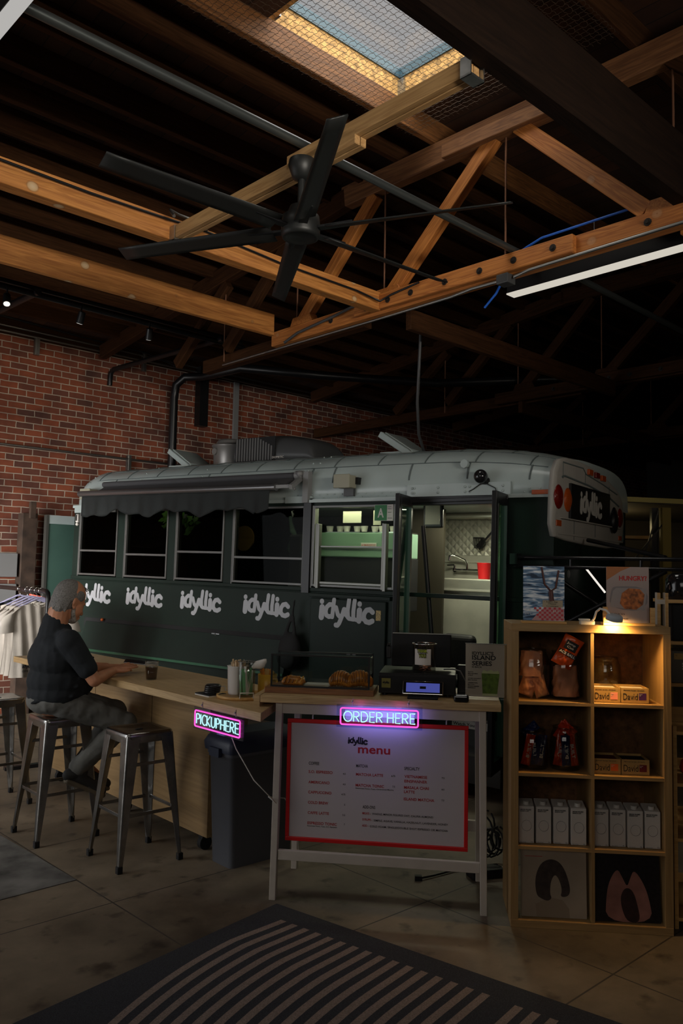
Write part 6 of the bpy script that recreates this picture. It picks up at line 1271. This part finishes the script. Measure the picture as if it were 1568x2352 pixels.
# ================================================================== RUGS
rg = MB().box(0, 3.0, -2.1, 0, 0, .006)
for i in range(16):
    x0_ = .150+.0735*i
    def fn(u, v, x0_=x0_):
        y = -.135-v*1.9; x = x0_+.22*max(0, -y-.40)**2-.035*max(0, min(1, (-y-.14)/.3))*max(0, 1-i/10); return (x+.036*u, y-.02*u*0, .0068)
    rg.sheet(fn, 1, 24, 1, False)
for i in range(12):
    x0_ = 1.40+.0735*i
    rg.sheet(lambda u, v, x0_=x0_: (x0_+.036*u+.22*max(0, -(-.14-v*1.9)-.7)**2, -.14-v*1.9, .0068), 1, 24, 1, False)
tag(rg.build('striped_rug', [M['rug'], M['rugstripe']], loc=(-.296, 4.373, 0), rot=(0, 0, rad(-37.6))), 'large charcoal rug with curved taupe stripes in the foreground', 'rug')
tag(MB().box(-2.2, 0, 0, 1.9, 0, .004).build('faded_rug', M['greyrug'], loc=(-1.419, 4.654, 0), rot=(0, 0, rad(44.5))), 'faded grey patterned rug at the left edge of the floor', 'rug')
# ================================================================== BACKGROUND AT RIGHT
bt = thing('booth', 'dim beige booth with a yellow fascia behind the bus end', 'booth', (2.0, 7.6, 0))
MB().box(-.2, 4, 1.6, 1.7, 0, 2.62).build('back_wall', M['beige'], bt); MB().bar((.62, 0, 2.45), (3.6, -.1, 2.36), .06, .045).build('fascia_beam', M['yellowbeam'], bt); MB().add([(.62, 0, 2.43), (3.6, -.1, 2.34), (3.6, 1.6, 2.3), (.62, 1.6, 2.4)], [(0, 1, 2, 3)]).build('canopy', M['beige'], bt, thick=.02)
MB().box(.98, 1.06, .0, .08, 0, 2.38).build('post', M['olive'], bt); MB().box(.90, .96, .05, .1, 0, 2.38).build('black_post', M['black'], bt)
for a, b in (((1.05, .02, 2.3), (.72, .0, 1.90)), ((.95, .02, 2.35), (.78, .0, 1.85))): MB().bar(a, b, .012, .012).build('gas_strut', M['black'], bt)
light('booth_lamp', 'POINT', (2.7, 8.3, 2.2), 1.6, (1, .80, .40), size=.1)
tag(MB().box(0, .42, 0, .3, 0, .03).build('wicker_shade', M['bamboo'], loc=(2.62, 7.9, 2.10)), 'lit wicker shade edge right of the bus end', 'shade')
tag(MB().cyl((1.939, 6.5, 1.789), (2.09, 6.5, 1.60), .008, n=8).build('light_tube', M['ledbar']), 'thin slanted white light tube seen between the two photo signs', 'light')
tag(MB().ball((0, 0, 0), (.09, .09, .09), 20, 14).build('round_lamp', M['grey'], loc=(1.68, 6.35, 1.74)), 'pale round lamp just right of the shiny blue photo sign', 'lamp')
# cables on the floor behind the table
cbn = MB(); rr = random.Random(2)
for k in range(9):
    c = Vector((.93+rr.uniform(-.07, .05), 4.95+rr.uniform(-.1, .2), .05)); r_ = rr.uniform(.05, .10); t0 = rr.uniform(0, 6)
    cbn.tube([c+Vector((r_*cos(t0+.5*i)*.6, r_*.5*sin(t0+.5*i), r_*sin(t0+.5*i)*.8+.06+.012*k)) for i in range(13)], .006, 6)
tag(cbn.build('cable_tangle', M['black']), 'tangle of black cables on the floor beside the cube shelf', 'cables')
tag(MB().box(-.10, .10, -.05, .05, 0, .05).build('power_strip', M['black'], loc=(.86, 4.83, 0), rot=(0, 0, .3), bevel=.006), 'black power strip on the floor behind the table leg', 'power strip')
tag(MB().tube([(.481, 4.751, .012), (.56, 4.80, .01), (.70, 4.90, .01), (.84, 4.94, .02)], .006).box(.45, .49, 4.735, 4.765, 0, .026).build('plug_lead', M['black']), 'black plug and lead lying on the floor under the table', 'cable')
lb_ = MB().box(-.16, .16, -.002, 0, -.03, .03).build('step_notice', M['paper'], bus, loc=(-.80, .275, .50)); letters('notice_words', [('Watch Your Step', -.15, -.012, .026, .29)], M['ink'], lb_, y=-.0024, fat=.02)
